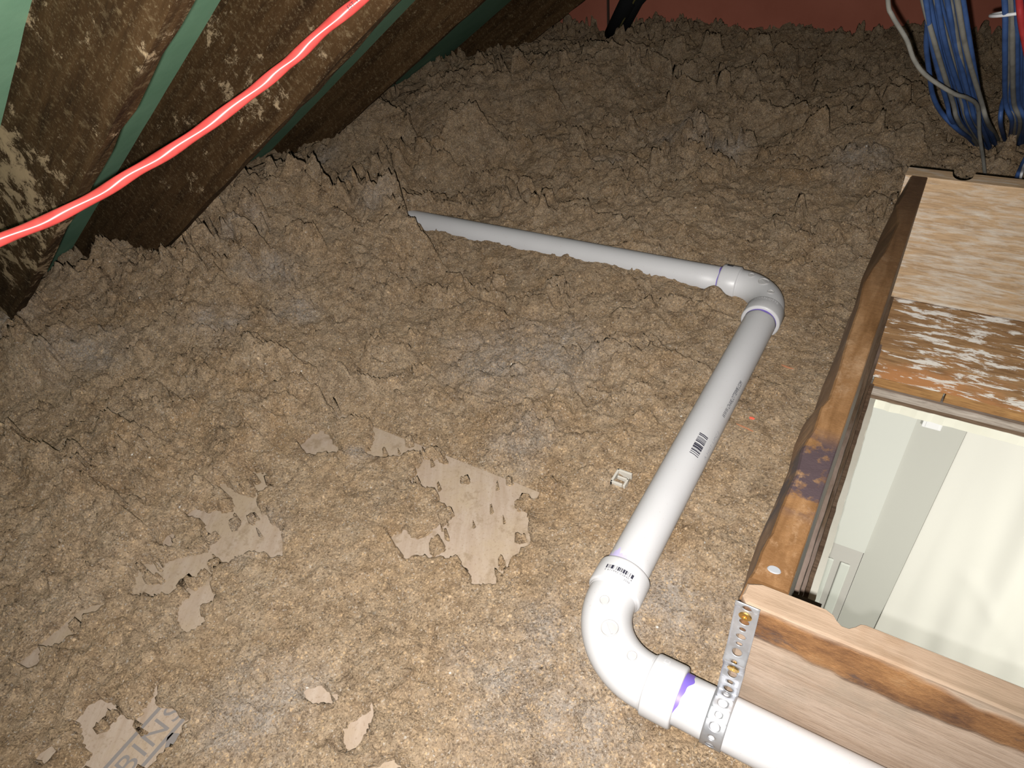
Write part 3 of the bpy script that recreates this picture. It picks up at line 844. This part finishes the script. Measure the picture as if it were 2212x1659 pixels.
# ------------------------------------------------------------------ perforated strap with its two screws
strap = thing('pipe_strap', (-.034, .309, .0), 'perforated galvanised steel strap screwed to the hatch board and looped over the pipe', 'strap')
SX0, SX1 = -.0435, -.0245; SR = PR + .0012
path = [(.3095, .1535), (.3085, .150), (.3100, .146), (.3105, .13), (.3100, .115), (.3095, .100), (.3085, .088), (.3050, .080), (.3015, .074), (.3040, .066), (.3075, .060), (.3090, .052), (.3088, .046), (.3060, .040)]
for a in range(46, 230, 6):
    r_ = math.radians(a); path.append((.285 + math.cos(r_) * SR, math.sin(r_) * SR))
path = [Vector((0, p[0], p[1])) for p in path]
seg = [0.0]
for i in range(1, len(path)): seg.append(seg[-1] + (path[i] - path[i - 1]).length)
LT = seg[-1]
def path_at(s):
    s = min(max(s, 0), LT)
    for i in range(1, len(seg)):
        if s <= seg[i]:
            k = (s - seg[i - 1]) / (seg[i] - seg[i - 1]); return path[i - 1].lerp(path[i], k)
    return path[-1]
cell = .0108; ncell = int(LT / cell); v = []; f = []
def lean(s): return -.0035 * max(0, min(1, (s - .09) / .03)) * 0
holes = []
for c in range(ncell):
    s0 = c * cell; sc = s0 + cell / 2; r_h = .0040 if c % 2 == 0 else .0027; holes.append((sc, r_h)); ns = 32
    loops = []
    for kk in (0, .3, .65, 1):
        lp = []
        for k in range(ns):
            an = 2 * math.pi * k / ns + math.pi / ns
            cx_, cy_ = math.cos(an), math.sin(an)
            hx, hy = cell / 2, (SX1 - SX0) / 2
            q = min(hx / abs(cx_) if abs(cx_) > 1e-9 else 9, hy / abs(cy_) if abs(cy_) > 1e-9 else 9)
            ou, ov = cx_ * q, cy_ * q; iu, iv = cx_ * r_h, cy_ * r_h
            uu = iu + (ou - iu) * kk; vv = iv + (ov - iv) * kk
            P = path_at(sc + uu); lp.append(len(v)); v.append(((SX0 + SX1) / 2 + vv + lean(sc + uu), P.y, P.z))
        loops.append(lp)
    for a_, b_ in zip(loops, loops[1:]):
        for k in range(ns):
            k2 = (k + 1) % ns; f.append((a_[k], a_[k2], b_[k2], b_[k]))
    # the four corners of the cell
    cor = []
    for su, sv in ((1, 1), (-1, 1), (-1, -1), (1, -1)):
        P = path_at(sc + su * cell / 2); cor.append(len(v)); v.append(((SX0 + SX1) / 2 + sv * (SX1 - SX0) / 2, P.y, P.z))
    ca = math.atan2((SX1 - SX0) / 2, cell / 2)
    for ci, ang in enumerate((ca, math.pi - ca, math.pi + ca, 2 * math.pi - ca)):
        k = int(math.floor((ang - math.pi / ns) / (2 * math.pi / ns))) % ns
        f.append((loops[-1][k], cor[ci], loops[-1][(k + 1) % ns]))
band = obj('band', v, f, GALV, strap, True)
bm = bmesh.new(); bm.from_mesh(band.data); bmesh.ops.remove_doubles(bm, verts=bm.verts, dist=.00005)
bmesh.ops.recalc_face_normals(bm, faces=bm.faces); bm.to_mesh(band.data); bm.free()
so = band.modifiers.new('solid', 'SOLIDIFY'); so.thickness = .0009; so.offset = 0
def screw(z, y, tilt):
    n = 36; v = []; f = []
    prof = [(.0002, -.010), (.0018, -.010), (.0018, -.0006), (.0050, .0004), (.0053, .0010), (.0048, .0015)]
    for r_, h in prof:
        for k in range(n):
            a = 2 * math.pi * k / n; v.append((r_ * math.cos(a), -h, r_ * math.sin(a)))
    for i in range(len(prof) - 1):
        for k in range(n):
            k2 = (k + 1) % n; f.append((i * n + k, i * n + k2, (i + 1) * n + k2, (i + 1) * n + k))
    def star(k): return .0021 if k % 6 < 3 else .0012
    st = len(v)
    for k in range(n):
        a = 2 * math.pi * k / n; v.append((star(k) * math.cos(a), -.0015, star(k) * math.sin(a)))
    for k in range(n):
        a = 2 * math.pi * k / n; v.append((star(k) * .7 * math.cos(a), -.0001, star(k) * .7 * math.sin(a)))
    top = (len(prof) - 1) * n
    for k in range(n):
        k2 = (k + 1) % n; f.append((top + k, top + k2, st + k2, st + k)); f.append((st + k, st + k2, st + n + k2, st + n + k))
    f.append(tuple(st + n + k for k in range(n)))
    c_, s_ = math.cos(tilt), math.sin(tilt)
    v = [(a - .034, y + b * c_ - d * s_, z + b * s_ + d * c_) for a, b, d in v]
    o = obj('screw', v, f, BRASS, strap); tag(o, 'yellow zinc screw'); return o
h1 = path_at(holes[1][0]); screw(h1.z, h1.y - .0008, 0)
hi = min(range(1, len(holes), 2), key=lambda i_: abs(path_at(holes[i_][0]).z - .058))
h2 = path_at(holes[hi][0]); screw(h2.z, h2.y - .0012, .15)

# ------------------------------------------------------------------ hatch frame
TZ = .152
hatch = thing('hatch_frame', (.25, .73, -.24), 'open attic hatch frame of old weathered boards around a hole into the white room', 'hatch')
# near board: outline with a rubbed notch in its inner edge, rounded outer corner
poly = [(-.036, .3125), (.60, .3125), (.60, .3355), (.046, .3350), (.043, .3340), (.040, .3300), (.036, .3265), (.031, .3262), (.027, .3290), (.024, .3325), (.018, .3350), (-.030, .3345), (-.040, .330), (-.0405, .318)]
v = []; f = []; n = len(poly)
for z_, ins in ((-.26, 0), (.150, 0), (TZ, .0015)):
    for (x, y) in poly:
        v.append((x + (ins if x < 0 else -ins * 0), y + (ins if y < .32 else -ins), z_))
for i in range(2):
    for k in range(n):
        k2 = (k + 1) % n; f.append((i * n + k, i * n + k2, (i + 1) * n + k2, (i + 1) * n + k))
f += [tuple(range(n))[::-1], tuple(2 * n + k for k in range(n))]
obj('end_board', v, f, NEARW, hatch)
# far boards
def notch_poly():
    P = [(-.0395, 1.129), (.60, 1.129), (.60, 1.159)]
    P += [(.049, 1.159)]
    for a in range(0, 181, 12):
        r_ = math.radians(a); P.append((.0345 + .0135 * math.cos(r_), 1.152 - .0200 * math.sin(r_)))
    P += [(.020, 1.159), (-.0395, 1.159)]
    return P
v, f = prism_vf(notch_poly(), TZ - .030, TZ)
k = len(v); v2, f2 = box_vf(-.0395, .60, 1.129, 1.159, -.062, TZ - .030)
obj('end_board', v + v2, f + [tuple(i + k for i in t) for t in f2], PALE, hatch)
box('end_board', -.012, .60, 1.127, 1.155, -.238, -.0635, BROWN, hatch, .0015)
box('lath', .004, .118, 1.130, 1.15, -.2615, -.2405, LATHX, hatch, .001)
box('lath', .122, .60, 1.131, 1.15, -.2615, -.2395, LATHX, hatch, .001)
box('lath', -.012, .60, 1.1245, 1.15, -.279, -.2625, GREYX, hatch, .001)
box('lath', -.012, .60, 1.1365, 1.15, -.2968, -.2795, DARKX, hatch)
# left board: wavy bark edge outside
outer_t = [(1958, 405), (1952, 418), (1937, 441), (1939, 482), (1912, 542), (1885, 576), (1865, 610), (1855, 661), (1831, 728), (1814, 789), (1790, 860), (1774, 876), (1760, 921), (1732, 967), (1721, 1016), (1690, 1086), (1669, 1145), (1646, 1184), (1630, 1229), (1615, 1250)]
outer_b = [(1950, 415), (1938, 421), (1929, 455), (1902, 509), (1885, 549), (1861, 603), (1848, 655), (1825, 710), (1811, 755), (1775, 839), (1757, 893), (1735, 918), (1715, 965), (1704, 1016), (1672, 1093), (1655, 1130), (1640, 1163), (1618, 1225), (1608, 1262)]
ot = sorted([tuple(at_z(x, y, TZ)[:2]) for x, y in outer_t], key=lambda p: p[1])
ob = sorted([tuple(at_z(x, y, TZ - .05)[:2]) for x, y in outer_b], key=lambda p: p[1])
ys = np.linspace(.3355, 1.1285, 110)
xt = np.interp(ys, [p[1] for p in ot], [p[0] for p in ot]) + .0008 * np.array([fbm(np.array([y * 60]), np.array([0.]), 3)[0] for y in ys])
xb = np.interp(ys, [p[1] for p in ob], [p[0] for p in ob]); xb = np.minimum(xb, xt - .002)
v = []; f = []
for i, y in enumerate(ys):
    rnd = .0015 * math.sin(y * 40) * .4
    row = [(-.0095, y, -.06), (-.0095, y, TZ - .001), (-.0105, y, TZ + rnd * .3), (xt[i] + .002, y, TZ + rnd * .3), (xt[i], y, TZ - .002), (xb[i], y, TZ - .05), (xb[i] + .001, y, -.06)]
    v += row
m_ = 7
for i in range(len(ys) - 1):
    for k in range(m_):
        k2 = (k + 1) % m_; f.append((i * m_ + k, i * m_ + k2, (i + 1) * m_ + k2, (i + 1) * m_ + k))
f += [tuple(range(m_))[::-1], tuple((len(ys) - 1) * m_ + k for k in range(m_))]
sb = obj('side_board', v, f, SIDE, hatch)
# bent-over nail in the side board
q = at_z(1672, 1232, TZ)
nv = [(q[0] + .0058 * math.cos(a) * .95, q[1] + .0036 * math.sin(a), TZ + .0006) for a in np.linspace(0, 2 * math.pi, 20, endpoint=False)]
nv += [(q[0] + .0050 * math.cos(a) * .95, q[1] + .0030 * math.sin(a), TZ + .0016) for a in np.linspace(0, 2 * math.pi, 20, endpoint=False)]
nf = [tuple(range(20, 40))] + [(k, (k + 1) % 20, 20 + (k + 1) % 20, 20 + k) for k in range(20)]
tag(obj('nail_head', nv, nf, NAILM, sb), 'flat grey steel nail head')
def jag(name, x0, x1, y0, y1, z0, z1, mat, amp=.0008, seed=0):
    rg_ = np.random.default_rng(seed); n = 60; v = []; f = []
    for i, y in enumerate(np.linspace(y0, y1, n)):
        e = amp * (fbm(np.array([y * 25.]), np.array([seed * 3.1]), 4, seed)[0] * 2)
        v += [(x0, y, z0), (x1 + e, y, z0), (x1 + e, y, z1), (x0, y, z1)]
    for i in range(n - 1):
        for k in range(4):
            k2 = (k + 1) % 4; f.append((i * 4 + k, i * 4 + k2, (i + 1) * 4 + k2, (i + 1) * 4 + k))
    f += [(3, 2, 1, 0), tuple((n - 1) * 4 + k for k in range(4))]
    return obj(name, v, f, mat, hatch)
jag('side_board', -.030, -.0045, .345, 1.1265, -.160, -.0605, DARKL, .0006, 1)
jag('lath', -.030, .0005, .352, 1.1235, -.228, -.1605, DARKL, .0006, 2)
jag('lath', -.030, .0075, .36, 1.1235, -.290, -.252, DARKX, .0008, 3)
# right side board, outside the picture
box('side_board', .565, .60, .336, 1.1235, -.26, TZ, BROWN, hatch, .002)

# ------------------------------------------------------------------ room below
HXa, HXb, HYa, HYb = .018, .56, .345, 1.136
v = []; f = []
o_ = [(-.9, -.9), (1.6, -.9), (1.6, 1.42), (-.9, 1.42)]
rg = np.random.default_rng(11)
hole = []
def edge_pts(a, b, n, amp):
    a = np.array(a); b = np.array(b); d = (b - a); nrm = np.array([-d[1], d[0]]) / np.linalg.norm(d)
    return [tuple(a + d * k / n + nrm * amp * rg.normal() * (k > 0)) for k in range(n)]
hole += edge_pts((HXa, HYa), (HXb, HYa), 30, .0004) + edge_pts((HXb, HYa), (HXb, HYb), 30, .0004) + edge_pts((HXb, HYb), (HXa, HYb), 60, .0006) + edge_pts((HXa, HYb), (HXa, HYa), 80, .0006)
bm = bmesh.new()
for z in (-.297, -.318):
    ov = [bm.verts.new((x, y, z)) for x, y in o_]; hv_ = [bm.verts.new((x + (.0 if z < -.30 else 0), y, z)) for x, y in hole]
    eo = [bm.edges.new((ov[i], ov[(i + 1) % 4])) for i in range(4)]; eh = [bm.edges.new((hv_[i], hv_[(i + 1) % len(hv_)])) for i in range(len(hv_))]
    bmesh.ops.triangle_fill(bm, edges=eo + eh, use_beauty=True)
    if z == -.297: top_h, top_o = hv_, ov
for A, B in ((top_h, hv_), (top_o, ov)):
    for i in range(len(A)):
        bm.faces.new((A[i], A[(i + 1) % len(A)], B[(i + 1) % len(A)], B[i]))
bmesh.ops.recalc_face_normals(bm, faces=bm.faces)
me = bpy.data.meshes.new('ceiling_lower'); bm.to_mesh(me); bm.free(); me.materials.append(PLAS)
co_ = bpy.data.objects.new('ceiling_lower', me); COL.objects.link(co_); tag(co_, kind='structure')
FZ = -2.7
# far wall: cream panel with a cased opening, strip with its dimmer light painted in, warm white wall behind the curtain
tag(box('wall_far', -.9, .1005, 1.2, 1.30, -.83, -.3185, CREAM), kind='structure')
tag(box('wall_far_strip', .101, .1885, 1.212, 1.30, FZ, -.3185, DIMWALL), kind='structure')
tag(box('wall_far_right', .189, 1.6, 1.2125, 1.30, FZ, -.3185, WALLW), kind='structure')
door = box('door_1', -.9, .1000, 1.212, 1.26, FZ, -.832, SHADEP); tag(door, kind='structure')
for x0, x1, zt in ((.014, .044, -.905), (.060, .083, -.905), (-.030, -.002, -.905), (-.076, -.046, -.905)):
    box('door_panel', x0, x1, 1.206, 1.2115, FZ + .05, zt, DOORP, door, .003)
tag(box('wall_left', -.95, -.9, -.9, 1.3, FZ, -.3185, CREAM), kind='structure')
tag(box('wall_right', 1.6, 1.65, -.9, 1.3, FZ, -.3185, CREAM), kind='structure')
tag(box('wall_near', -.9, 1.6, -.95, -.9, FZ, -.3185, CREAM), kind='structure')
tag(box('floor_lower', -.95, 1.65, -.95, 1.3, FZ - .05, FZ, FLOORM), kind='structure')
# white cover plate high on the narrow wall strip
pl = thing('cover_plate', (.127, 1.2115, -.380), 'small white plastic cover high on the narrow wall strip below the hatch', 'plate')
q0 = at_y(1997, 903, 1.205); q1 = at_y(2034, 925, 1.205)
box('body', q0[0], q1[0], 1.204, 1.2118, -.392, -.366, WHITEP, pl, .0008)
box('tab', q0[0] + .006, q1[0] - .005, 1.2030, 1.2040, -.390, -.368, WHITEP, pl, .0004)
# curtain
n, m_ = 90, 60; v = []; f = []
cx0, cx1, cz0, cz1 = .1875, .95, -.33, -2.2
for j in range(m_ + 1):
    for i in range(n + 1):
        u = i / n; t = j / m_; x = cx0 + (cx1 - cx0) * u; z = cz0 + (cz1 - cz0) * t
        k = min(1, max(0, (x - .22) / .10))
        sh = x + .10 * (z + .7)
        y = 1.2110 - k * (.007 * (1 + math.sin(sh * 38 + 1.2 * math.sin(z * 4))) + .003 * (1 + math.sin(sh * 83 + 2)))
        zr = -.80 - .9 * (x - .30) ** 2 * 8 - .03 * math.sin(x * 20)
        y -= .006 * k * math.exp(-((z - zr) / .018) ** 2) * math.exp(-((x - .36) / .10) ** 2)
        if z < -1.03: y -= .0025 * min(1, (-1.03 - z) / .004)
        v.append((x, y, z))
for j in range(m_):
    for i in range(n):
        a = j * (n + 1) + i; f.append((a, a + 1, a + n + 2, a + n + 1))
cu = obj('curtain', v, f, CURT, None, True); md = cu.modifiers.new('s', 'SOLIDIFY'); md.thickness = .0015; md.offset = 1
sm = cu.modifiers.new('sub', 'SUBSURF'); sm.levels = 1; sm.render_levels = 1
tag(cu, 'cream cloth curtain with soft folds hanging in the room below the hatch', 'curtain')

# ------------------------------------------------------------------ red cable in front of the rafters
pts_px = [(-800, 790, .88), (-400, 680, .83), (-160, 585, .80), (0, 518, .80), (110, 473, .80), (210, 422, .80), (290, 372, .80), (370, 325, .80), (450, 270, .80), (540, 203, .80), (600, 155, .80), (650, 112, .80), (710, 55, .80), (785, -5, .80), (900, -110, .80), (1020, -240, .82), (1130, -420, .84)]
ctrl = [at_d(*p) for p in pts_px]
path_ = smooth_path(ctrl, 14)
def rr(i, a): return .0058 * (1 + .07 * math.cos(2 * (a - i * .16)))
v, f = tube_vf(path_, rr, 20)
rc = obj('red_cable', v, f, REDC, None, True); tag(rc, 'coral red twisted cable slung diagonally in front of the dark rafters', 'cable')
tv, tf = text_mesh('EST  P', .0055, 1.0)
P0 = Vector(at_d(755, 22, .793)); P1 = Vector(at_d(788, -8, .793)); tdir = (P1 - P0).normalized()
vdir = (Vector(CAMP) - P0).normalized(); udir = vdir.cross(tdir).normalized()
P0 = Vector(at_d(752, 20, .7935))
flat_obj('printed_lettering', (tv, tf), lambda u, w_: P0 + tdir * u + udir * (w_ - .001) - vdir * (max(0, abs(w_ - .001)) * .35), INK, rc)

# ------------------------------------------------------------------ cable bundles behind the hatch
def cable(name, ctrl, r, mat, label, group=None):
    v, f = tube_vf(smooth_path(ctrl, 9), r, 10)
    o = obj(name, v, f, mat, None, True); return tag(o, label, 'cable', group)
def Pz(x, y, z): return at_z(x, y, z)
rg = np.random.default_rng(5)
LBL_B = 'blue data cable in the left hanging bundle, dropping into insulation behind the hatch'
LBL_G = 'grey data cable among the blue ones of the left hanging bundle'
# each: image x at y=0, 110, 220, then its foot (x, y)
left_b = [(2000, 2016, 2045, 2112, 322), (2008, 2030, 2062, 2120, 318), (2016, 2040, 2075, 2128, 328), (2024, 2046, 2082, 2133, 332), (2030, 2060, 2092, 2138, 322), (2046, 2068, 2096, 2144, 316), (2062, 2078, 2104, 2140, 330), (2072, 2092, 2112, 2149, 320), (2080, 2098, 2118, 2152, 322)]
left_g = [(1994, 2024, 2058, 2117, 324), (2022, 2052, 2078, 2125, 330), (2036, 2056, 2088, 2130, 335), (2052, 2072, 2094, 2142, 326), (2060, 2082, 2106, 2148, 318), (2068, 2088, 2120, 2158, 310)]
def bundle(lst, mat, lab, grp, name, r=.0036):
    for i, (x0, x1, x2, xf, yf) in enumerate(lst):
        j = rg.normal(0, .004, 5) + ((i * 7) % 5 - 2) * .010 + (.005 if mat is GREYC else 0) - (.012 if mat is GREYC and i % 2 else 0)
        foot = at_z(xf, yf, -.02); foot2 = foot + np.array([.004, .02, -.05])
        c = [foot2, foot, at_d(x2 + 14, 265, 1.50 + j[0]), at_d(x2, 220, 1.43 + j[1]), at_d(x1, 110, 1.28 + j[2]), at_d(x0, 0, 1.20 + j[3]), at_d(x0 - 20, -120, 1.14), at_d(x0 - 60, -290, 1.12)]
        cable(name, c, r, mat, lab, grp)
bundle(left_b, BLUEC, LBL_B, 'blue cables of the left bundle', 'blue_cable')
bundle(left_g, GREYC, LBL_G, 'grey cables of the left bundle', 'grey_cable')
# the bowed blue cable that swings wide of the bundle
cable('blue_cable', [at_z(2120, 318, -.03), at_z(2112, 308, 0), at_d(2075, 285, 1.52), at_d(2035, 245, 1.46), at_d(2015, 205, 1.40), at_d(2008, 160, 1.34), at_d(2001, 100, 1.28), at_d(2004, 40, 1.22), at_d(2000, 0, 1.2), at_d(1985, -150, 1.14)], .0038, BLUEC,
      'single blue cable bowing out to the left of the hanging bundle')
cable('grey_cable', [at_d(1915, -150, 1.1), at_d(1918, 0, 1.15), at_d(1928, 35, 1.16), at_d(1958, 85, 1.18), at_d(1975, 130, 1.2), at_d(2003, 165, 1.22), at_d(2060, 202, 1.26), at_d(2090, 212, 1.30), at_d(2112, 232, 1.36), at_d(2116, 290, 1.45), at_d(2124, 345, 1.52), at_z(2128, 380, .03), at_z(2130, 392, -.04)], .0030, GREYC,
      'thin pale grey cable looping left of the blue bundle and down behind the hatch board')
right_b = [(2170, 2171, 2172, 2178, 312), (2180, 2180, 2183, 2186, 318), (2190, 2190, 2193, 2198, 326), (2196, 2197, 2200, 2204, 322), (2212, 2206, 2206, 2210, 320), (2220, 2216, 2214, 2216, 326)]
right_g = [(2186, 2187, 2190, 2192, 320), (2176, 2177, 2178, 2188, 318), (2214, 2208, 2210, 2214, 328)]
bundle(right_b, BLUEC, 'blue data cable in the second hanging bundle at the right edge of the photo', 'blue cables of the right bundle', 'blue_cable')
bundle(right_g, GREYC, 'grey data cable in the second hanging bundle at the right edge of the photo', 'grey cables of the right bundle', 'grey_cable')
cable('blue_cable', [at_z(2178, 316, -.03), at_z(2172, 306, .0), at_d(2162, 270, 1.50), at_d(2163, 235, 1.46), at_d(2172, 200, 1.42), at_d(2176, 150, 1.36)], .0036, BLUEC, 'short blue cable bowing out low from the right-hand bundle')
cable('red_cable', [at_d(2230, 170, 1.25), at_d(2216, 100, 1.2), at_d(2206, 45, 1.17), at_d(2202, 0, 1.16), at_d(2196, -80, 1.13), at_d(2190, -250, 1.1)], .0042, REDT, 'red cable tied to the blue bundle at the upper right edge')
# cable tie
c = at_d(2190, 27, 1.225); e = (at_d(2212, 24, 1.225) - c); e /= np.linalg.norm(e); u_ = -ray(2190, 27); u_ /= np.linalg.norm(u_)
pts = [c + e * .026 * math.cos(a) + u_ * .030 * math.sin(a) + np.array([0, 0, -.002 * math.sin(a)]) for a in np.linspace(0, 2 * math.pi, 34)]
v, f = tube_vf(pts, .0022, 8, cap=False); o = obj('cable_tie', v, f, WHITEP, None, True); tag(o, 'white cable tie around the right-hand blue cable bundle', 'cable tie')
# blue and white cable ends poking up behind the hatch board
cable('blue_cable', [at_z(2196, 392, -.05), at_d(2196, 385, 1.42), at_d(2204, 365, 1.36), at_d(2214, 345, 1.30), at_d(2240, 300, 1.25)], .0034, BLUEC, 'blue cable rising behind the hatch board at the right edge')
cable('white_cable', [at_z(2204, 395, -.05), at_d(2204, 388, 1.41), at_d(2209, 368, 1.35), at_d(2216, 352, 1.30), at_d(2245, 310, 1.25)], .0022, WHITEP, 'thin white cable beside the blue one behind the hatch board')

# ------------------------------------------------------------------ black sleeved lines at the back wall
def lineset(x0, y0, x1, y1, r, lab, cat, name):
    a_ = at_z(x0, y0, -.03); b_ = at_y(x1, y1, 2.12); c_ = b_ + (b_ - a_) * 2.2
    c_[1] = 2.15
    v, f = tube_vf([tuple(a_), tuple(a_ * .5 + b_ * .5), tuple(b_), tuple(c_)], r, 20)
    o = obj(name, v, f, BLACKC, None, True); return tag(o, lab, cat)
lineset(1316, 84, 1358, 0, .026, 'thicker black foam-sleeved line rising from insulation at the red wall', 'pipe', 'sleeved_line')
lineset(1333, 86, 1378, 0, .019, 'thinner black foam-sleeved line beside the thick one at the red wall', 'pipe', 'sleeved_line')
a_ = at_z(1326, 84, -.0); b_ = at_y(1371, 0, 2.09); v, f = tube_vf([tuple(a_), tuple((a_ + b_) / 2 + np.array([0, -.004, 0])), tuple(b_), tuple(b_ + (b_ - a_))], .0025, 8)
tag(obj('thin_wire', v, f, plain('dull_yellow_wire', (.22, .19, .06, 1)), None, True), 'thin yellowish wire running between the two black sleeved lines', 'wire')

# ------------------------------------------------------------------ scraps on the insulation
def shard(name, px, py, z, L_, W_, T_, rot, mat, label, cat, seed=0, tilt=.0, group=None):
    rg_ = np.random.default_rng(seed); c = at_z(px, py, z); n = 7
    ang = np.sort(rg_.uniform(0, 2 * math.pi, n)); ang = np.linspace(0, 2 * math.pi, n, endpoint=False) + rg_.normal(0, .15, n)
    pl = [(L_ * .5 * math.cos(a) * rg_.uniform(.8, 1.1), W_ * .5 * math.sin(a) * rg_.uniform(.8, 1.1)) for a in ang]
    v = []
    for h, s in ((-T_, .9), (0, 1.0), (T_ * .3, .85)):
        for x, y in pl:
            xx, yy = x * s, y * s; v.append((c[0] + xx * math.cos(rot) - yy * math.sin(rot), c[1] + xx * math.sin(rot) + yy * math.cos(rot), z + h + tilt * xx))
    f = [tuple(range(n))[::-1], tuple(range(2 * n, 3 * n))] + [(i * n + k, i * n + (k + 1) % n, (i + 1) * n + (k + 1) % n, (i + 1) * n + k) for i in range(2) for k in range(n)]
    return tag(obj(name, v, f, mat), label, cat, group)
TANW = plain('tan_wood_chip', (.55, .40, .26, 1), .8); ORNG = plain('orange_red_paint', (.70, .12, .07, 1), .6); REDBR = plain('reddish_splinter', (.38, .17, .09, 1), .8)
shard('plastic_scrap', 1868, 387, .004, .030, .008, .003, 1.0, YELL, 'yellow-green plastic sliver on insulation left of the hatch corner, the lower one', 'scrap', 1)
shard('plastic_scrap', 1900, 360, .004, .022, .007, .003, .7, YELL, 'yellow-green plastic sliver, the upper one beyond the hatch corner', 'scrap', 2)
shard('wood_chip', 381, 533, .045, .026, .016, .006, 1.2, TANW, 'tan wood chip on the mound beside the rafters', 'wood chip', 3, .5)
shard('paint_flake', 1624, 903, -.012, .0075, .004, .002, 0, ORNG, 'tiny orange-red paint flake between the pipe and the hatch', 'paint flake', 4)
shard('wood_splinter', 1611, 924, -.014, .028, .0022, .0012, -.2, REDBR, 'thin reddish splinter below the orange-red flake', 'splinter', 5)
shard('wood_splinter', 1700, 792, -.012, .020, .003, .0012, -.15, REDBR, 'short reddish splinter lying against the hatch side board', 'splinter', 6)
cl = thing('plastic_clip', at_z(1342, 1032, -.016), 'small clear plastic clip lying on the insulation left of the middle pipe', 'clip')
CLEAR = plain('cloudy_plastic', (.46, .43, .38, 1), .3, .6)
q = at_z(1342, 1032, -.012)
rx = .010; ry = .012
for (x0, x1, y0, y1) in ((-rx, -rx + .003, -ry, ry), (rx - .003, rx, -ry, ry * .3), (-rx, rx, ry - .003, ry), (-rx, rx * .6, -ry, -ry + .003), (-rx * .5, rx, -.001, .0015)):
    box('bar', q[0] + x0, q[0] + x1, q[1] + y0, q[1] + y1, -.020, -.0105, CLEAR, cl, .0006)
